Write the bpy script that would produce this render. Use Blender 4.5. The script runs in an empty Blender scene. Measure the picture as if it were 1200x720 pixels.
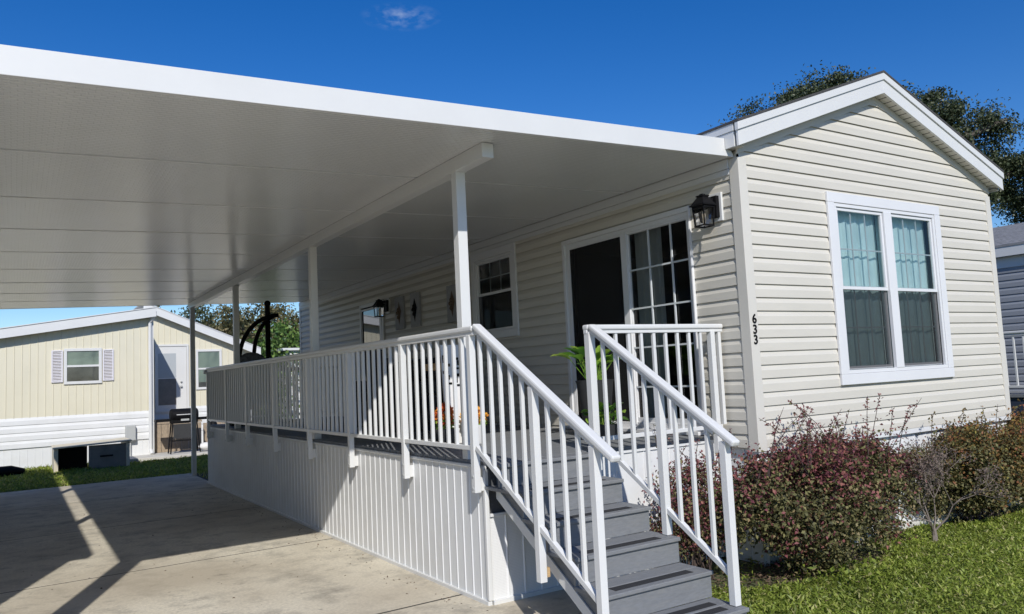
import bpy, bmesh, math, random
import numpy as np
from mathutils import Vector, Matrix
random.seed(7); RNG = np.random.default_rng(7)
SC = bpy.context.scene
COL = SC.collection
Z = Vector((0, 0, 1))

# ------------------------------------------------------------------ materials
def mat(name, col, rough=0.6, var=0.0, vscale=6.0, bump=0.0, bscale=60.0, spec=0.5, metal=0.0, dirt=None, dscale=2.0, island=None, trans=0.0, vstretch=None):
    m = bpy.data.materials.new(name); m.use_nodes = True
    nt = m.node_tree; N = nt.nodes; L = nt.links
    b = N['Principled BSDF']
    b.inputs['Roughness'].default_value = rough
    b.inputs['Metallic'].default_value = metal
    b.inputs['Specular IOR Level'].default_value = spec
    c4 = (*col, 1)
    b.inputs['Base Color'].default_value = c4
    tc = N.new('ShaderNodeTexCoord')
    src = tc.outputs['Object']
    if vstretch:
        mp = N.new('ShaderNodeMapping'); mp.inputs['Scale'].default_value = vstretch
        L.new(src, mp.inputs['Vector']); src = mp.outputs['Vector']
    cur = None
    if island:
        g = N.new('ShaderNodeNewGeometry'); r = N.new('ShaderNodeValToRGB')
        while len(r.color_ramp.elements) > 1: r.color_ramp.elements.remove(r.color_ramp.elements[0])
        for i, (p, c) in enumerate(island):
            e = r.color_ramp.elements[0] if i == 0 else r.color_ramp.elements.new(p)
            e.position = p; e.color = (*c, 1)
        L.new(g.outputs['Random Per Island'], r.inputs['Fac']); cur = r.outputs['Color']
    if var > 0:
        n = N.new('ShaderNodeTexNoise'); n.inputs['Scale'].default_value = vscale; n.inputs['Detail'].default_value = 6; n.inputs['Roughness'].default_value = .65
        L.new(src, n.inputs['Vector'])
        mr = N.new('ShaderNodeMapRange'); mr.inputs[1].default_value = .3; mr.inputs[2].default_value = .7
        mr.inputs[3].default_value = 1 - var; mr.inputs[4].default_value = 1 + var
        L.new(n.outputs['Fac'], mr.inputs[0])
        mx = N.new('ShaderNodeMix'); mx.data_type = 'RGBA'; mx.blend_type = 'MULTIPLY'; mx.inputs[0].default_value = 1
        if cur: L.new(cur, mx.inputs[6])
        else: mx.inputs[6].default_value = c4
        L.new(mr.outputs[0], mx.inputs[7]); cur = mx.outputs[2]
    if dirt:
        n = N.new('ShaderNodeTexNoise'); n.inputs['Scale'].default_value = dscale; n.inputs['Detail'].default_value = 8; n.inputs['Roughness'].default_value = .7
        L.new(src, n.inputs['Vector'])
        mr = N.new('ShaderNodeMapRange'); mr.inputs[1].default_value = .48; mr.inputs[2].default_value = .7; mr.inputs[3].default_value = 0; mr.inputs[4].default_value = dirt[1]
        L.new(n.outputs['Fac'], mr.inputs[0])
        mx = N.new('ShaderNodeMix'); mx.data_type = 'RGBA'; mx.inputs[7].default_value = (*dirt[0], 1)
        if cur: L.new(cur, mx.inputs[6])
        else: mx.inputs[6].default_value = c4
        L.new(mr.outputs[0], mx.inputs[0]); cur = mx.outputs[2]
    if cur: L.new(cur, b.inputs['Base Color'])
    if bump > 0:
        n = N.new('ShaderNodeTexNoise'); n.inputs['Scale'].default_value = bscale; n.inputs['Detail'].default_value = 4
        L.new(src, n.inputs['Vector'])
        bp = N.new('ShaderNodeBump'); bp.inputs['Strength'].default_value = bump; bp.inputs['Distance'].default_value = .01
        L.new(n.outputs['Fac'], bp.inputs['Height']); L.new(bp.outputs['Normal'], b.inputs['Normal'])
    if trans > 0:
        t = N.new('ShaderNodeBsdfTranslucent'); ms = N.new('ShaderNodeMixShader'); ms.inputs[0].default_value = trans
        if cur: L.new(cur, t.inputs['Color'])
        else: t.inputs['Color'].default_value = c4
        L.new(b.outputs[0], ms.inputs[1]); L.new(t.outputs[0], ms.inputs[2]); L.new(ms.outputs[0], N['Material Output'].inputs['Surface'])
    return m

def glass_mat(name, tint=(.9, .95, .95), ior=1.5, op=0.0):
    m = bpy.data.materials.new(name); m.use_nodes = True
    nt = m.node_tree; N = nt.nodes; L = nt.links
    N.remove(N['Principled BSDF'])
    tr = N.new('ShaderNodeBsdfTransparent'); tr.inputs['Color'].default_value = (*tint, 1)
    gl = N.new('ShaderNodeBsdfGlossy'); gl.inputs['Roughness'].default_value = .015
    fr = N.new('ShaderNodeFresnel'); fr.inputs['IOR'].default_value = ior
    n = N.new('ShaderNodeTexNoise'); n.inputs['Scale'].default_value = 1.3
    bp = N.new('ShaderNodeBump'); bp.inputs['Strength'].default_value = .04; bp.inputs['Distance'].default_value = .05
    L.new(n.outputs['Fac'], bp.inputs['Height']); L.new(bp.outputs[0], gl.inputs['Normal']); L.new(bp.outputs[0], fr.inputs['Normal'])
    ms = N.new('ShaderNodeMixShader')
    L.new(fr.outputs[0], ms.inputs[0]); L.new(tr.outputs[0], ms.inputs[1]); L.new(gl.outputs[0], ms.inputs[2])
    L.new(ms.outputs[0], N['Material Output'].inputs['Surface'])
    return m

def screen_mat(name, col, op):
    m = bpy.data.materials.new(name); m.use_nodes = True
    nt = m.node_tree; N = nt.nodes; L = nt.links
    b = N['Principled BSDF']; b.inputs['Base Color'].default_value = (*col, 1); b.inputs['Roughness'].default_value = .8
    tr = N.new('ShaderNodeBsdfTransparent'); ms = N.new('ShaderNodeMixShader'); ms.inputs[0].default_value = op
    L.new(tr.outputs[0], ms.inputs[1]); L.new(b.outputs[0], ms.inputs[2]); L.new(ms.outputs[0], N['Material Output'].inputs['Surface'])
    return m

M = {}
M['white'] = mat('white_paint', (.66, .66, .645), .42, var=.03, vscale=1.5, dirt=((.62, .62, .6), .25), dscale=1.2)
M['alu'] = mat('white_aluminium', (.66, .66, .645), .35, var=.025, vscale=2.0, bump=.02, bscale=8)
M['vinyl'] = mat('cream_vinyl', (.615, .582, .508), .5, var=.035, vscale=1.2, bump=.2, bscale=1.6, vstretch=(1, 1, 5), dirt=((.50, .48, .42), .22), dscale=1.1)
M['corner'] = mat('cream_trim', (.62, .592, .53), .5, var=.03, vscale=1.5)
M['trim'] = mat('window_trim', (.70, .70, .705), .4, var=.03, vscale=2)
M['skirt'] = mat('skirt_vinyl', (.70, .705, .70), .5, var=.05, vscale=1.3, dirt=((.55, .54, .5), .35), dscale=1.6)
M['perf'] = mat('perforated_vinyl', (.74, .74, .73), .5, bump=.0)
M['comp'] = mat('grey_composite', (.185, .192, .20), .6, var=.14, vscale=9, bump=.25, bscale=140, vstretch=(2, 9, 9), dirt=((.24, .235, .22), .4), dscale=3)
M['compdark'] = mat('deck_core', (.07, .072, .075), .8, var=.2, vscale=20, bump=.4, bscale=90)
M['grip'] = mat('grip_strip', (.022, .022, .024), .9, bump=.5, bscale=500)
M['shingle'] = mat('asphalt_shingle', (.06, .058, .058), .9, var=.4, vscale=60, bump=.5, bscale=120)
M['shingle_grey'] = mat('grey_shingle', (.24, .24, .245), .9, var=.25, vscale=12, bump=.5, bscale=80)
M['black'] = mat('black_metal', (.008, .008, .009), .6, var=.2, vscale=20, spec=.12)
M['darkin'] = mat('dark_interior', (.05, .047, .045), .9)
M['curtain'] = mat('sheer_curtain', (.72, .92, .93), .9, trans=.1, var=.08, vscale=8, vstretch=(3, 3, .4))
M['curtain_w'] = mat('white_curtain', (.55, .56, .56), .9, trans=.25)
M['blind'] = mat('pale_blind', (.38, .42, .38), .7)
M['glass'] = glass_mat('window_glass')
M['glass_lamp'] = glass_mat('lamp_glass', (.96, .96, .96), 1.35)
M['screen'] = screen_mat('insect_screen', (.012, .013, .014), .62)
M['screen_dk'] = screen_mat('door_screen', (.008, .008, .009), .82)
M['muntin'] = mat('muntin', (.62, .65, .66), .5)
M['bulb'] = mat('bulb_glass', (.7, .6, .45), .3)
M['ntan'] = mat('cream_metal_siding', (.67, .63, .49), .5, var=.06, vscale=1.0, dirt=((.6, .56, .45), .3), dscale=1)
M['nshutter'] = mat('lilac_shutter', (.70, .68, .71), .6)
M['nblind'] = mat('sage_blind', (.42, .47, .39), .7)
M['wood'] = mat('weathered_wood', (.33, .26, .185), .85, var=.35, vscale=10, bump=.4, bscale=60, vstretch=(6, 6, 1))
M['tanwood'] = mat('tan_wood', (.50, .34, .17), .6, var=.15, vscale=10, vstretch=(1, 8, 8))
M['gsiding'] = mat('grey_vinyl', (.27, .285, .31), .55, var=.04, vscale=1.3)
M['navy'] = mat('navy_skirt', (.03, .042, .07), .6)
M['charcoal'] = mat('charcoal_pot', (.035, .036, .038), .6, var=.15, vscale=10)
M['whitepot'] = mat('white_ceramic', (.75, .74, .72), .35)
M['grey_plaque'] = mat('grey_board', (.36, .36, .37), .7, var=.12, vscale=12)
M['bronze'] = mat('brown_ornament', (.12, .075, .045), .5, var=.3, vscale=25)
M['wicker'] = mat('dark_wicker', (.03, .03, .033), .7, bump=.6, bscale=120)
M['fabric'] = mat('dark_cushion', (.13, .135, .15), .9, var=.5, vscale=26)
M['bark'] = mat('bark', (.10, .085, .068), .9, var=.35, vscale=14, bump=.8, bscale=30, vstretch=(2, 2, .6))
M['twig'] = mat('grey_twig', (.20, .165, .14), .9, var=.3, vscale=30)
M['stem'] = mat('red_stem', (.07, .048, .04), .85)
M['util'] = mat('utility_grey', (.42, .43, .42), .5)
M['boxfront'] = mat('dark_panel', (.19, .175, .155), .6, var=.2, vscale=5)
M['cream'] = mat('cream_lid', (.62, .56, .43), .6, var=.12, vscale=6)
M['flower_o'] = mat('orange_petals', (.8, .3, .03), .7, island=[(0, (.75, .2, .02)), (.5, (.85, .38, .04)), (1, (.85, .55, .08))], trans=.2)
M['flower_r'] = mat('red_petals', (.6, .1, .03), .7, island=[(0, (.55, .06, .03)), (.6, (.7, .16, .03)), (1, (.8, .35, .04))], trans=.2)
M['peace'] = mat('glossy_leaf', (.08, .22, .03), .35, island=[(0, (.06, .19, .025)), (.45, (.20, .42, .045)), (1, (.45, .60, .10))], trans=.4)
M['loro_p'] = mat('purple_leaf', (.1, .04, .04), .6, spec=.25, island=[(0, (0.085, 0.030, 0.039)), (.45, (0.207, 0.067, 0.079)), (.8, (0.281, 0.104, 0.098)), (1, (0.342, 0.159, 0.110))], trans=.2)
M['loro_g'] = mat('olive_leaf', (.07, .07, .03), .6, spec=.25, island=[(0, (0.055, 0.055, 0.029)), (.5, (0.140, 0.137, 0.055)), (.85, (0.220, 0.207, 0.085)), (1, (0.293, 0.207, 0.110))], trans=.22)
M['loro_r'] = mat('russet_leaf', (.1, .06, .03), .6, spec=.25, island=[(0, (0.085, 0.073, 0.029)), (.4, (0.195, 0.140, 0.043)), (.75, (0.305, 0.110, 0.061)), (1, (0.268, 0.232, 0.049))], trans=.25)
M['dead'] = mat('withered_leaf', (.14, .10, .085), .8, island=[(0, (.10, .07, .065)), (1, (.2, .15, .12))])
M['oak'] = mat('oak_leaf', (.045, .06, .025), .5, island=[(0, (.028, .045, .02)), (.5, (.062, .085, .036)), (.85, (.11, .13, .06)), (1, (.17, .18, .11))], trans=.2)
M['tree_a'] = mat('dark_leaf', (.05, .07, .03), .55, island=[(0, (.03, .045, .018)), (.6, (.075, .095, .036)), (1, (.16, .16, .08))], trans=.2)
M['tree_b'] = mat('rust_olive_leaf', (.1, .085, .04), .6, island=[(0, (.05, .06, .022)), (.5, (.13, .125, .05)), (1, (.24, .19, .09))], trans=.2)
M['tree_c'] = mat('fresh_leaf', (.07, .14, .03), .5, island=[(0, (.04, .09, .02)), (.6, (.12, .22, .045)), (1, (.24, .33, .08))], trans=.3)
M['grass'] = mat('grass_blade', (.08, .13, .025), .5, island=[(0, (.13, .175, .025)), (.5, (.30, .385, .06)), (.85, (.44, .50, .10)), (1, (.52, .46, .22))], trans=.45, var=.28, vscale=1.6)

# patterned ones -------------------------------------------------------------
def concrete():
    m = mat('driveway_concrete', (.63, .575, .46), .85, var=.2, vscale=40, bump=.35, bscale=180, dirt=((.16, .15, .13), .7), dscale=2.6)
    nt = m.node_tree; N = nt.nodes; L = nt.links; b = N['Principled BSDF']
    base = b.inputs['Base Color'].links[0].from_socket
    tc = N.new('ShaderNodeTexCoord')
    # rusty blotches, long faint tyre streaks
    n = N.new('ShaderNodeTexNoise'); n.inputs['Scale'].default_value = .55; n.inputs['Detail'].default_value = 5
    L.new(tc.outputs['Object'], n.inputs['Vector'])
    mr = N.new('ShaderNodeMapRange'); mr.inputs[1].default_value = .42; mr.inputs[2].default_value = .66; mr.inputs[4].default_value = .75
    L.new(n.outputs['Fac'], mr.inputs[0])
    mx = N.new('ShaderNodeMix'); mx.data_type = 'RGBA'; mx.inputs[7].default_value = (.42, .36, .27, 1)
    L.new(mr.outputs[0], mx.inputs[0]); L.new(base, mx.inputs[6])
    mp = N.new('ShaderNodeMapping'); mp.inputs['Scale'].default_value = (1.6, 2.1, 1)
    L.new(tc.outputs['Object'], mp.inputs['Vector'])
    n2 = N.new('ShaderNodeTexNoise'); n2.inputs['Scale'].default_value = 2.2; n2.inputs['Detail'].default_value = 9; n2.inputs['Roughness'].default_value = .72
    L.new(mp.outputs[0], n2.inputs['Vector'])
    mr2 = N.new('ShaderNodeMapRange'); mr2.inputs[1].default_value = .56; mr2.inputs[2].default_value = .72; mr2.inputs[4].default_value = .62
    L.new(n2.outputs['Fac'], mr2.inputs[0])
    mx2 = N.new('ShaderNodeMix'); mx2.data_type = 'RGBA'; mx2.inputs[7].default_value = (.15, .135, .115, 1)
    L.new(mr2.outputs[0], mx2.inputs[0]); L.new(mx.outputs[2], mx2.inputs[6])
    v = N.new('ShaderNodeTexVoronoi'); v.inputs['Scale'].default_value = 5; v.feature = 'F1'; v.inputs['Randomness'].default_value = 1
    L.new(tc.outputs['Object'], v.inputs['Vector'])
    mr3 = N.new('ShaderNodeMapRange'); mr3.inputs[1].default_value = .03; mr3.inputs[2].default_value = .09; mr3.inputs[3].default_value = .55; mr3.inputs[4].default_value = 0
    L.new(v.outputs['Distance'], mr3.inputs[0])
    mx3 = N.new('ShaderNodeMix'); mx3.data_type = 'RGBA'; mx3.inputs[7].default_value = (.1, .09, .08, 1)
    L.new(mr3.outputs[0], mx3.inputs[0]); L.new(mx2.outputs[2], mx3.inputs[6])
    L.new(mx3.outputs[2], b.inputs['Base Color'])
    return m
M['conc'] = concrete()
M['conc_pale'] = mat('pale_concrete', (.55, .53, .48), .85, var=.1, vscale=5, bump=.2)

def soffit_panel():
    # embossed white aluminium: small stucco emboss as bump
    m = mat('embossed_panel', (.73, .735, .725), .22, var=.04, vscale=.8, spec=.9, metal=.15)
    nt = m.node_tree; N = nt.nodes; L = nt.links; b = N['Principled BSDF']
    tc = N.new('ShaderNodeTexCoord')
    mp = N.new('ShaderNodeMapping'); mp.inputs['Scale'].default_value = (15, 13, 15)
    L.new(tc.outputs['Object'], mp.inputs['Vector'])
    v = N.new('ShaderNodeTexBrick'); v.inputs['Scale'].default_value = 1; v.inputs['Mortar Size'].default_value = .13; v.inputs['Mortar Smooth'].default_value = 1; v.inputs['Brick Width'].default_value = 1.0; v.inputs['Row Height'].default_value = .5
    v.inputs['Color1'].default_value = (1, 1, 1, 1); v.inputs['Color2'].default_value = (.8, .8, .8, 1); v.inputs['Mortar'].default_value = (0, 0, 0, 1)
    L.new(mp.outputs[0], v.inputs['Vector'])
    n = N.new('ShaderNodeTexNoise'); n.inputs['Scale'].default_value = 2.0; n.inputs['Detail'].default_value = 2
    L.new(tc.outputs['Object'], n.inputs['Vector'])
    bp = N.new('ShaderNodeBump'); bp.inputs['Strength'].default_value = .5; bp.inputs['Distance'].default_value = .004
    L.new(v.outputs['Color'], bp.inputs['Height'])
    bp2 = N.new('ShaderNodeBump'); bp2.inputs['Strength'].default_value = .05; bp2.inputs['Distance'].default_value = .03
    L.new(n.outputs['Fac'], bp2.inputs['Height']); L.new(bp.outputs[0], bp2.inputs['Normal'])
    L.new(bp2.outputs[0], b.inputs['Normal'])
    return m
M['ceil'] = soffit_panel()

def perf():
    m = M['perf']; nt = m.node_tree; N = nt.nodes; L = nt.links; b = N['Principled BSDF']
    tc = N.new('ShaderNodeTexCoord'); mp = N.new('ShaderNodeMapping'); mp.inputs['Scale'].default_value = (90, 90, 90)
    L.new(tc.outputs['Object'], mp.inputs['Vector'])
    v = N.new('ShaderNodeTexVoronoi'); v.inputs['Scale'].default_value = 1; v.inputs['Randomness'].default_value = 0
    L.new(mp.outputs[0], v.inputs['Vector'])
    mr = N.new('ShaderNodeMapRange'); mr.inputs[1].default_value = .15; mr.inputs[2].default_value = .25
    L.new(v.outputs['Distance'], mr.inputs[0])
    mx = N.new('ShaderNodeMix'); mx.data_type = 'RGBA'; mx.inputs[6].default_value = (.5, .5, .5, 1); mx.inputs[7].default_value = (.74, .74, .73, 1)
    L.new(mr.outputs[0], mx.inputs[0]); L.new(mx.outputs[2], b.inputs['Base Color'])
perf()

# ------------------------------------------------------------------ mesh builder
class MB:
    def __init__(s): s.v = []; s.f = []; s.mi = []; s.k = 0
    def add(s, vs, fs):
        o = len(s.v); s.v += [Vector(v) for v in vs]
        for f in fs: s.f.append([o + i for i in f]); s.mi.append(s.k)
        return s
    def box(s, x0, x1, y0, y1, z0, z1):
        return s.add([(x0, y0, z0), (x1, y0, z0), (x1, y1, z0), (x0, y1, z0), (x0, y0, z1), (x1, y0, z1), (x1, y1, z1), (x0, y1, z1)],
                     [(0, 3, 2, 1), (4, 5, 6, 7), (0, 1, 5, 4), (1, 2, 6, 5), (2, 3, 7, 6), (3, 0, 4, 7)])
    def bar(s, a, b, w, h, up=Z, vert_ends=False):
        a = Vector(a); b = Vector(b); d = (b - a).normalized(); up = Vector(up)
        r = d.cross(up).normalized() * (w / 2)
        u = (up.normalized() * (h / 2)) if vert_ends else r.cross(d).normalized() * (h / 2)
        vs = [a - r - u, a + r - u, a + r + u, a - r + u, b - r - u, b + r - u, b + r + u, b - r + u]
        return s.add(vs, [(0, 1, 2, 3), (7, 6, 5, 4), (0, 4, 5, 1), (1, 5, 6, 2), (2, 6, 7, 3), (3, 7, 4, 0)])
    def prism(s, poly, vec):
        n = len(poly); vec = Vector(vec); p = [Vector(q) for q in poly]
        return s.add(p + [q + vec for q in p], [tuple(range(n)), tuple(reversed(range(n, 2 * n)))] + [(i, i + n, (i + 1) % n + n, (i + 1) % n) for i in range(n)])
    def quad(s, a, b, c, d): return s.add([a, b, c, d], [(0, 1, 2, 3)])
    def tube(s, pts, r, seg=8):
        pts = [Vector(p) for p in pts]; n = len(pts)
        rs = r if isinstance(r, (list, tuple)) else [r] * n
        vs = []; ref = None
        for i, p in enumerate(pts):
            d = (pts[min(i + 1, n - 1)] - pts[max(i - 1, 0)]).normalized()
            if ref is None: ref = d.orthogonal().normalized()
            ref = (ref - d * ref.dot(d)); ref = ref.normalized() if ref.length > 1e-6 else d.orthogonal().normalized()
            t = d.cross(ref)
            for k in range(seg):
                a = 2 * math.pi * k / seg; vs.append(p + (ref * math.cos(a) + t * math.sin(a)) * rs[i])
        fs = [(i * seg + k, i * seg + (k + 1) % seg, (i + 1) * seg + (k + 1) % seg, (i + 1) * seg + k) for i in range(n - 1) for k in range(seg)]
        fs += [tuple(reversed(range(seg))), tuple(range((n - 1) * seg, n * seg))]
        return s.add(vs, fs)
    def lathe(s, prof, c, seg=20, sx=1, sy=1):
        c = Vector(c); vs = [c + Vector((r * math.cos(2 * math.pi * k / seg) * sx, r * math.sin(2 * math.pi * k / seg) * sy, z)) for r, z in prof for k in range(seg)]
        n = len(prof)
        fs = [(i * seg + k, i * seg + (k + 1) % seg, (i + 1) * seg + (k + 1) % seg, (i + 1) * seg + k) for i in range(n - 1) for k in range(seg)]
        fs += [tuple(reversed(range(seg))), tuple(range((n - 1) * seg, n * seg))]
        return s.add(vs, fs)
    def ball(s, c, rx, ry=None, rz=None, seg=14):
        ry = ry or rx; rz = rz or rx
        prof = [(max(math.sin(math.pi * i / 8), .02) * rx, -math.cos(math.pi * i / 8) * rz) for i in range(9)]
        return s.lathe(prof, c, seg, 1, ry / rx)
    def build(s, name, m, parent=None, bevel=0, smooth=False, fix=True):
        me = bpy.data.meshes.new(name)
        off = Vector((0, 0, 0)); p = parent
        while p is not None: off += p.location; p = p.parent
        me.from_pydata([tuple(v - off) for v in s.v], [], s.f)
        ms = m if isinstance(m, (list, tuple)) else [m]
        for q in ms: me.materials.append(q)
        if len(ms) > 1: me.polygons.foreach_set('material_index', s.mi)
        if fix:
            bm = bmesh.new(); bm.from_mesh(me); bmesh.ops.recalc_face_normals(bm, faces=bm.faces); bm.to_mesh(me); bm.free()
        if smooth:
            me.shade_smooth(); me.set_sharp_from_angle(angle=math.radians(40))
        o = bpy.data.objects.new(name, me); COL.objects.link(o)
        if parent: o.parent = parent
        if bevel:
            b = o.modifiers.new('bevel', 'BEVEL'); b.width = bevel; b.segments = 2; b.limit_method = 'ANGLE'; b.angle_limit = math.radians(50)
        return o

def thing(name, label, cat, loc=(0, 0, 0), group=None):
    o = bpy.data.objects.new(name, None); COL.objects.link(o); o.location = loc; o.empty_display_size = .1
    tag(o, label, cat, group); return o
def tag(o, label, cat, group=None):
    o['label'] = label; o['category'] = cat
    if group: o['group'] = group
    return o
def dup(o, loc, label=None):
    def cp(q, par):
        c = q.copy(); COL.objects.link(c); c.parent = par
        for ch in q.children: cp(ch, c)
        return c
    c = cp(o, None); c.location = loc
    if label: c['label'] = label
    return c
def struct(o): o['kind'] = 'structure'; return o
def stuff(o): o['kind'] = 'stuff'; return o

def kites(P, D, Nn, ln, wd, fold=.25):
    """leaf shaped quads: base, right, tip, left. P (n,3) base, D unit direction, Nn normal hint."""
    S = np.cross(D, Nn); S /= (np.linalg.norm(S, axis=1, keepdims=True) + 1e-9); U = np.cross(S, D)
    ln = np.asarray(ln)[:, None]; wd = np.asarray(wd)[:, None]
    mid = P + D * ln * .45 + U * wd * fold
    return np.stack([P, mid + S * wd * .5, P + D * ln - U * ln * .12, mid - S * wd * .5], 1)
def np_mesh(name, Q, m, parent=None, mi=None):
    n = len(Q); me = bpy.data.meshes.new(name)
    off = Vector((0, 0, 0)); p = parent
    while p is not None: off += p.location; p = p.parent
    V = (Q.reshape(-1, 3) - np.array(off)).astype(np.float32)
    me.vertices.add(4 * n); me.vertices.foreach_set('co', V.ravel())
    me.loops.add(4 * n); me.loops.foreach_set('vertex_index', np.arange(4 * n, dtype=np.int32))
    me.polygons.add(n); me.polygons.foreach_set('loop_start', np.arange(0, 4 * n, 4, dtype=np.int32))
    for q in (m if isinstance(m, (list, tuple)) else [m]): me.materials.append(q)
    if mi is not None: me.polygons.foreach_set('material_index', np.asarray(mi, dtype=np.int32))
    me.update(calc_edges=True); me.validate()
    o = bpy.data.objects.new(name, me); COL.objects.link(o)
    if parent: o.parent = parent
    return o
def rdir(n, up=0.0):
    d = RNG.normal(size=(n, 3)); d[:, 2] += up
    return d / np.linalg.norm(d, axis=1, keepdims=True)

# ------------------------------------------------------------------ camera, sun, sky
RR = ((0, 0, 0),) * 3
def cam_axes():
    yaw, pi_, ro = map(math.radians, (-32.55, 4.987, -2.719))
    f = Vector((-math.sin(yaw) * math.cos(pi_), math.cos(yaw) * math.cos(pi_), math.sin(pi_)))
    r = Vector((math.cos(yaw), math.sin(yaw), 0)); u = r.cross(f)
    c, s = math.cos(ro), math.sin(ro)
    return c * r + s * u, -s * r + c * u, f
r_, u_, f_ = cam_axes()
cd = bpy.data.cameras.new('camera'); cam = bpy.data.objects.new('camera', cd); COL.objects.link(cam)
cd.sensor_width = 36; cd.lens = 36 * 917.1 / 1200; cd.clip_end = 2000; cd.clip_start = .05
mw = Matrix.Identity(4)
for i in range(3): mw[i][0] = r_[i]; mw[i][1] = u_[i]; mw[i][2] = -f_[i]
mw[0][3], mw[1][3], mw[2][3] = -5.3998, -4.6317, 1.67
cam.matrix_world = mw; SC.camera = cam

SUN = Vector((.38, 1.0, -.80)).normalized()
sd = bpy.data.lights.new('sun', 'SUN'); so = bpy.data.objects.new('sun', sd); COL.objects.link(so)
sd.energy = 4.2; sd.angle = math.radians(.55); sd.color = (1, .965, .91)
so.rotation_euler = SUN.to_track_quat('-Z', 'Y').to_euler(); so.location = (-8, -20, 20)

w = bpy.data.worlds.new('World'); SC.world = w; w.use_nodes = True
nt = w.node_tree; N = nt.nodes; L = nt.links
bg = N['Background']; bg.inputs['Strength'].default_value = .1
sky = N.new('ShaderNodeTexSky'); sky.sky_type = 'NISHITA'; sky.sun_disc = False
sky.sun_elevation = math.asin(.80 / Vector((.38, 1, .8)).length); sky.sun_rotation = math.radians(200.8)
sky.air_density = 1.0; sky.dust_density = .15; sky.ozone_density = 4.0; sky.altitude = 0
# one small wisp of cloud, placed by world direction
tc = N.new('ShaderNodeTexCoord')
cdir = (r_ * ((470 - 600) / 917.1) + u_ * (-(20 - 360) / 917.1) + f_).normalized()
mp = N.new('ShaderNodeMapping'); mp.vector_type = 'POINT'; mp.inputs['Scale'].default_value = (55, 55, 120)
L.new(tc.outputs['Generated'], mp.inputs['Vector'])
cn = N.new('ShaderNodeTexNoise'); cn.inputs['Scale'].default_value = 1.2; cn.inputs['Detail'].default_value = 7
L.new(mp.outputs[0], cn.inputs['Vector'])
sub = N.new('ShaderNodeVectorMath'); sub.operation = 'SUBTRACT'; sub.inputs[1].default_value = cdir
L.new(tc.outputs['Generated'], sub.inputs[0])
sc_ = N.new('ShaderNodeVectorMath'); sc_.operation = 'MULTIPLY'; sc_.inputs[1].default_value = (1, 1, 3.2)
L.new(sub.outputs[0], sc_.inputs[0])
le = N.new('ShaderNodeVectorMath'); le.operation = 'LENGTH'; L.new(sc_.outputs[0], le.inputs[0])
m1 = N.new('ShaderNodeMapRange'); m1.inputs[1].default_value = .0; m1.inputs[2].default_value = .05; m1.inputs[3].default_value = 1; m1.inputs[4].default_value = 0
L.new(le.outputs['Value'], m1.inputs[0])
m2 = N.new('ShaderNodeMapRange'); m2.inputs[1].default_value = .4; m2.inputs[2].default_value = .75; L.new(cn.outputs['Fac'], m2.inputs[0])
mu = N.new('ShaderNodeMath'); mu.operation = 'MULTIPLY'; L.new(m1.outputs[0], mu.inputs[0]); L.new(m2.outputs[0], mu.inputs[1])
mu2 = N.new('ShaderNodeMath'); mu2.operation = 'MULTIPLY'; mu2.inputs[1].default_value = .38; L.new(mu.outputs[0], mu2.inputs[0])
mx = N.new('ShaderNodeMix'); mx.data_type = 'RGBA'; mx.inputs[7].default_value = (6.5, 7.5, 9, 1)
hs = N.new('ShaderNodeHueSaturation'); hs.inputs['Saturation'].default_value = 1.36; hs.inputs['Value'].default_value = 1.2; hs.inputs['Hue'].default_value = .513
L.new(sky.outputs[0], hs.inputs['Color'])
L.new(mu2.outputs[0], mx.inputs[0]); L.new(hs.outputs[0], mx.inputs[6]); L.new(mx.outputs[2], bg.inputs['Color'])
vs = SC.view_settings; vs.view_transform = 'Standard'; vs.look = 'None'; vs.exposure = 0; vs.gamma = 1; vs.use_curve_mapping = False

# ------------------------------------------------------------------ ground
g = MB(); S = 500
g.quad((-S, -S, -.06), (S, -S, -.06), (S, S, -.06), (-S, S, -.06))
M['soil'] = mat('lawn_soil', (.085, .10, .04), .95, var=.4, vscale=3, bump=.5, bscale=30, dirt=((.09, .07, .045), .6), dscale=.8)
struct(g.build('ground', M['soil']))
g = MB()
JY = [-13.6, -7.9, -5.05, -2.1, .80, 3.72, 6.70, 9.68, 12.5]
def jy(i, x): return JY[i] + .045 * (x + 4.4)
gap = .017
for i in range(len(JY) - 1):
    for (xa, xb) in ((-9.6, -6.2), (-6.2, -2.36 if i > 4 else (-2.36 if i == 4 else -1.5))):
        a = gap
        g.prism([(xa + a, jy(i, xa) + a, -.1), (xb - a, jy(i, xb) + a, -.1), (xb - a, jy(i + 1, xb) - a, -.1), (xa + a, jy(i + 1, xa) - a, -.1)], (0, 0, .1))
o = struct(g.build('driveway', M['conc']))
g = MB(); g.box(-9.6, -1.52, -13.6, 12.5, -.12, -.0022); struct(g.build('driveway_joint_fill', mat('joint_dirt', (.06, .055, .046), .95)))
g = MB(); g.prism([(-2.36, .82, -.08), (-1.5, .82, -.08), (-1.5, -2.0, -.08), (-2.36, -2.0, -.08)], (0, 0, .075))
struct(g.build('stair_pad', M['conc'], bevel=.006))
g = MB(); g.box(-3.15, 3.0, 16.95, 20.6, -.06, .06); struct(g.build('patio_slab', M['conc_pale'], bevel=.01))
g = MB(); g.box(.3, 4.4, -.02, .35, -.06, .03); struct(g.build('footing_strip', M['conc_pale'], bevel=.01))

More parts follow.
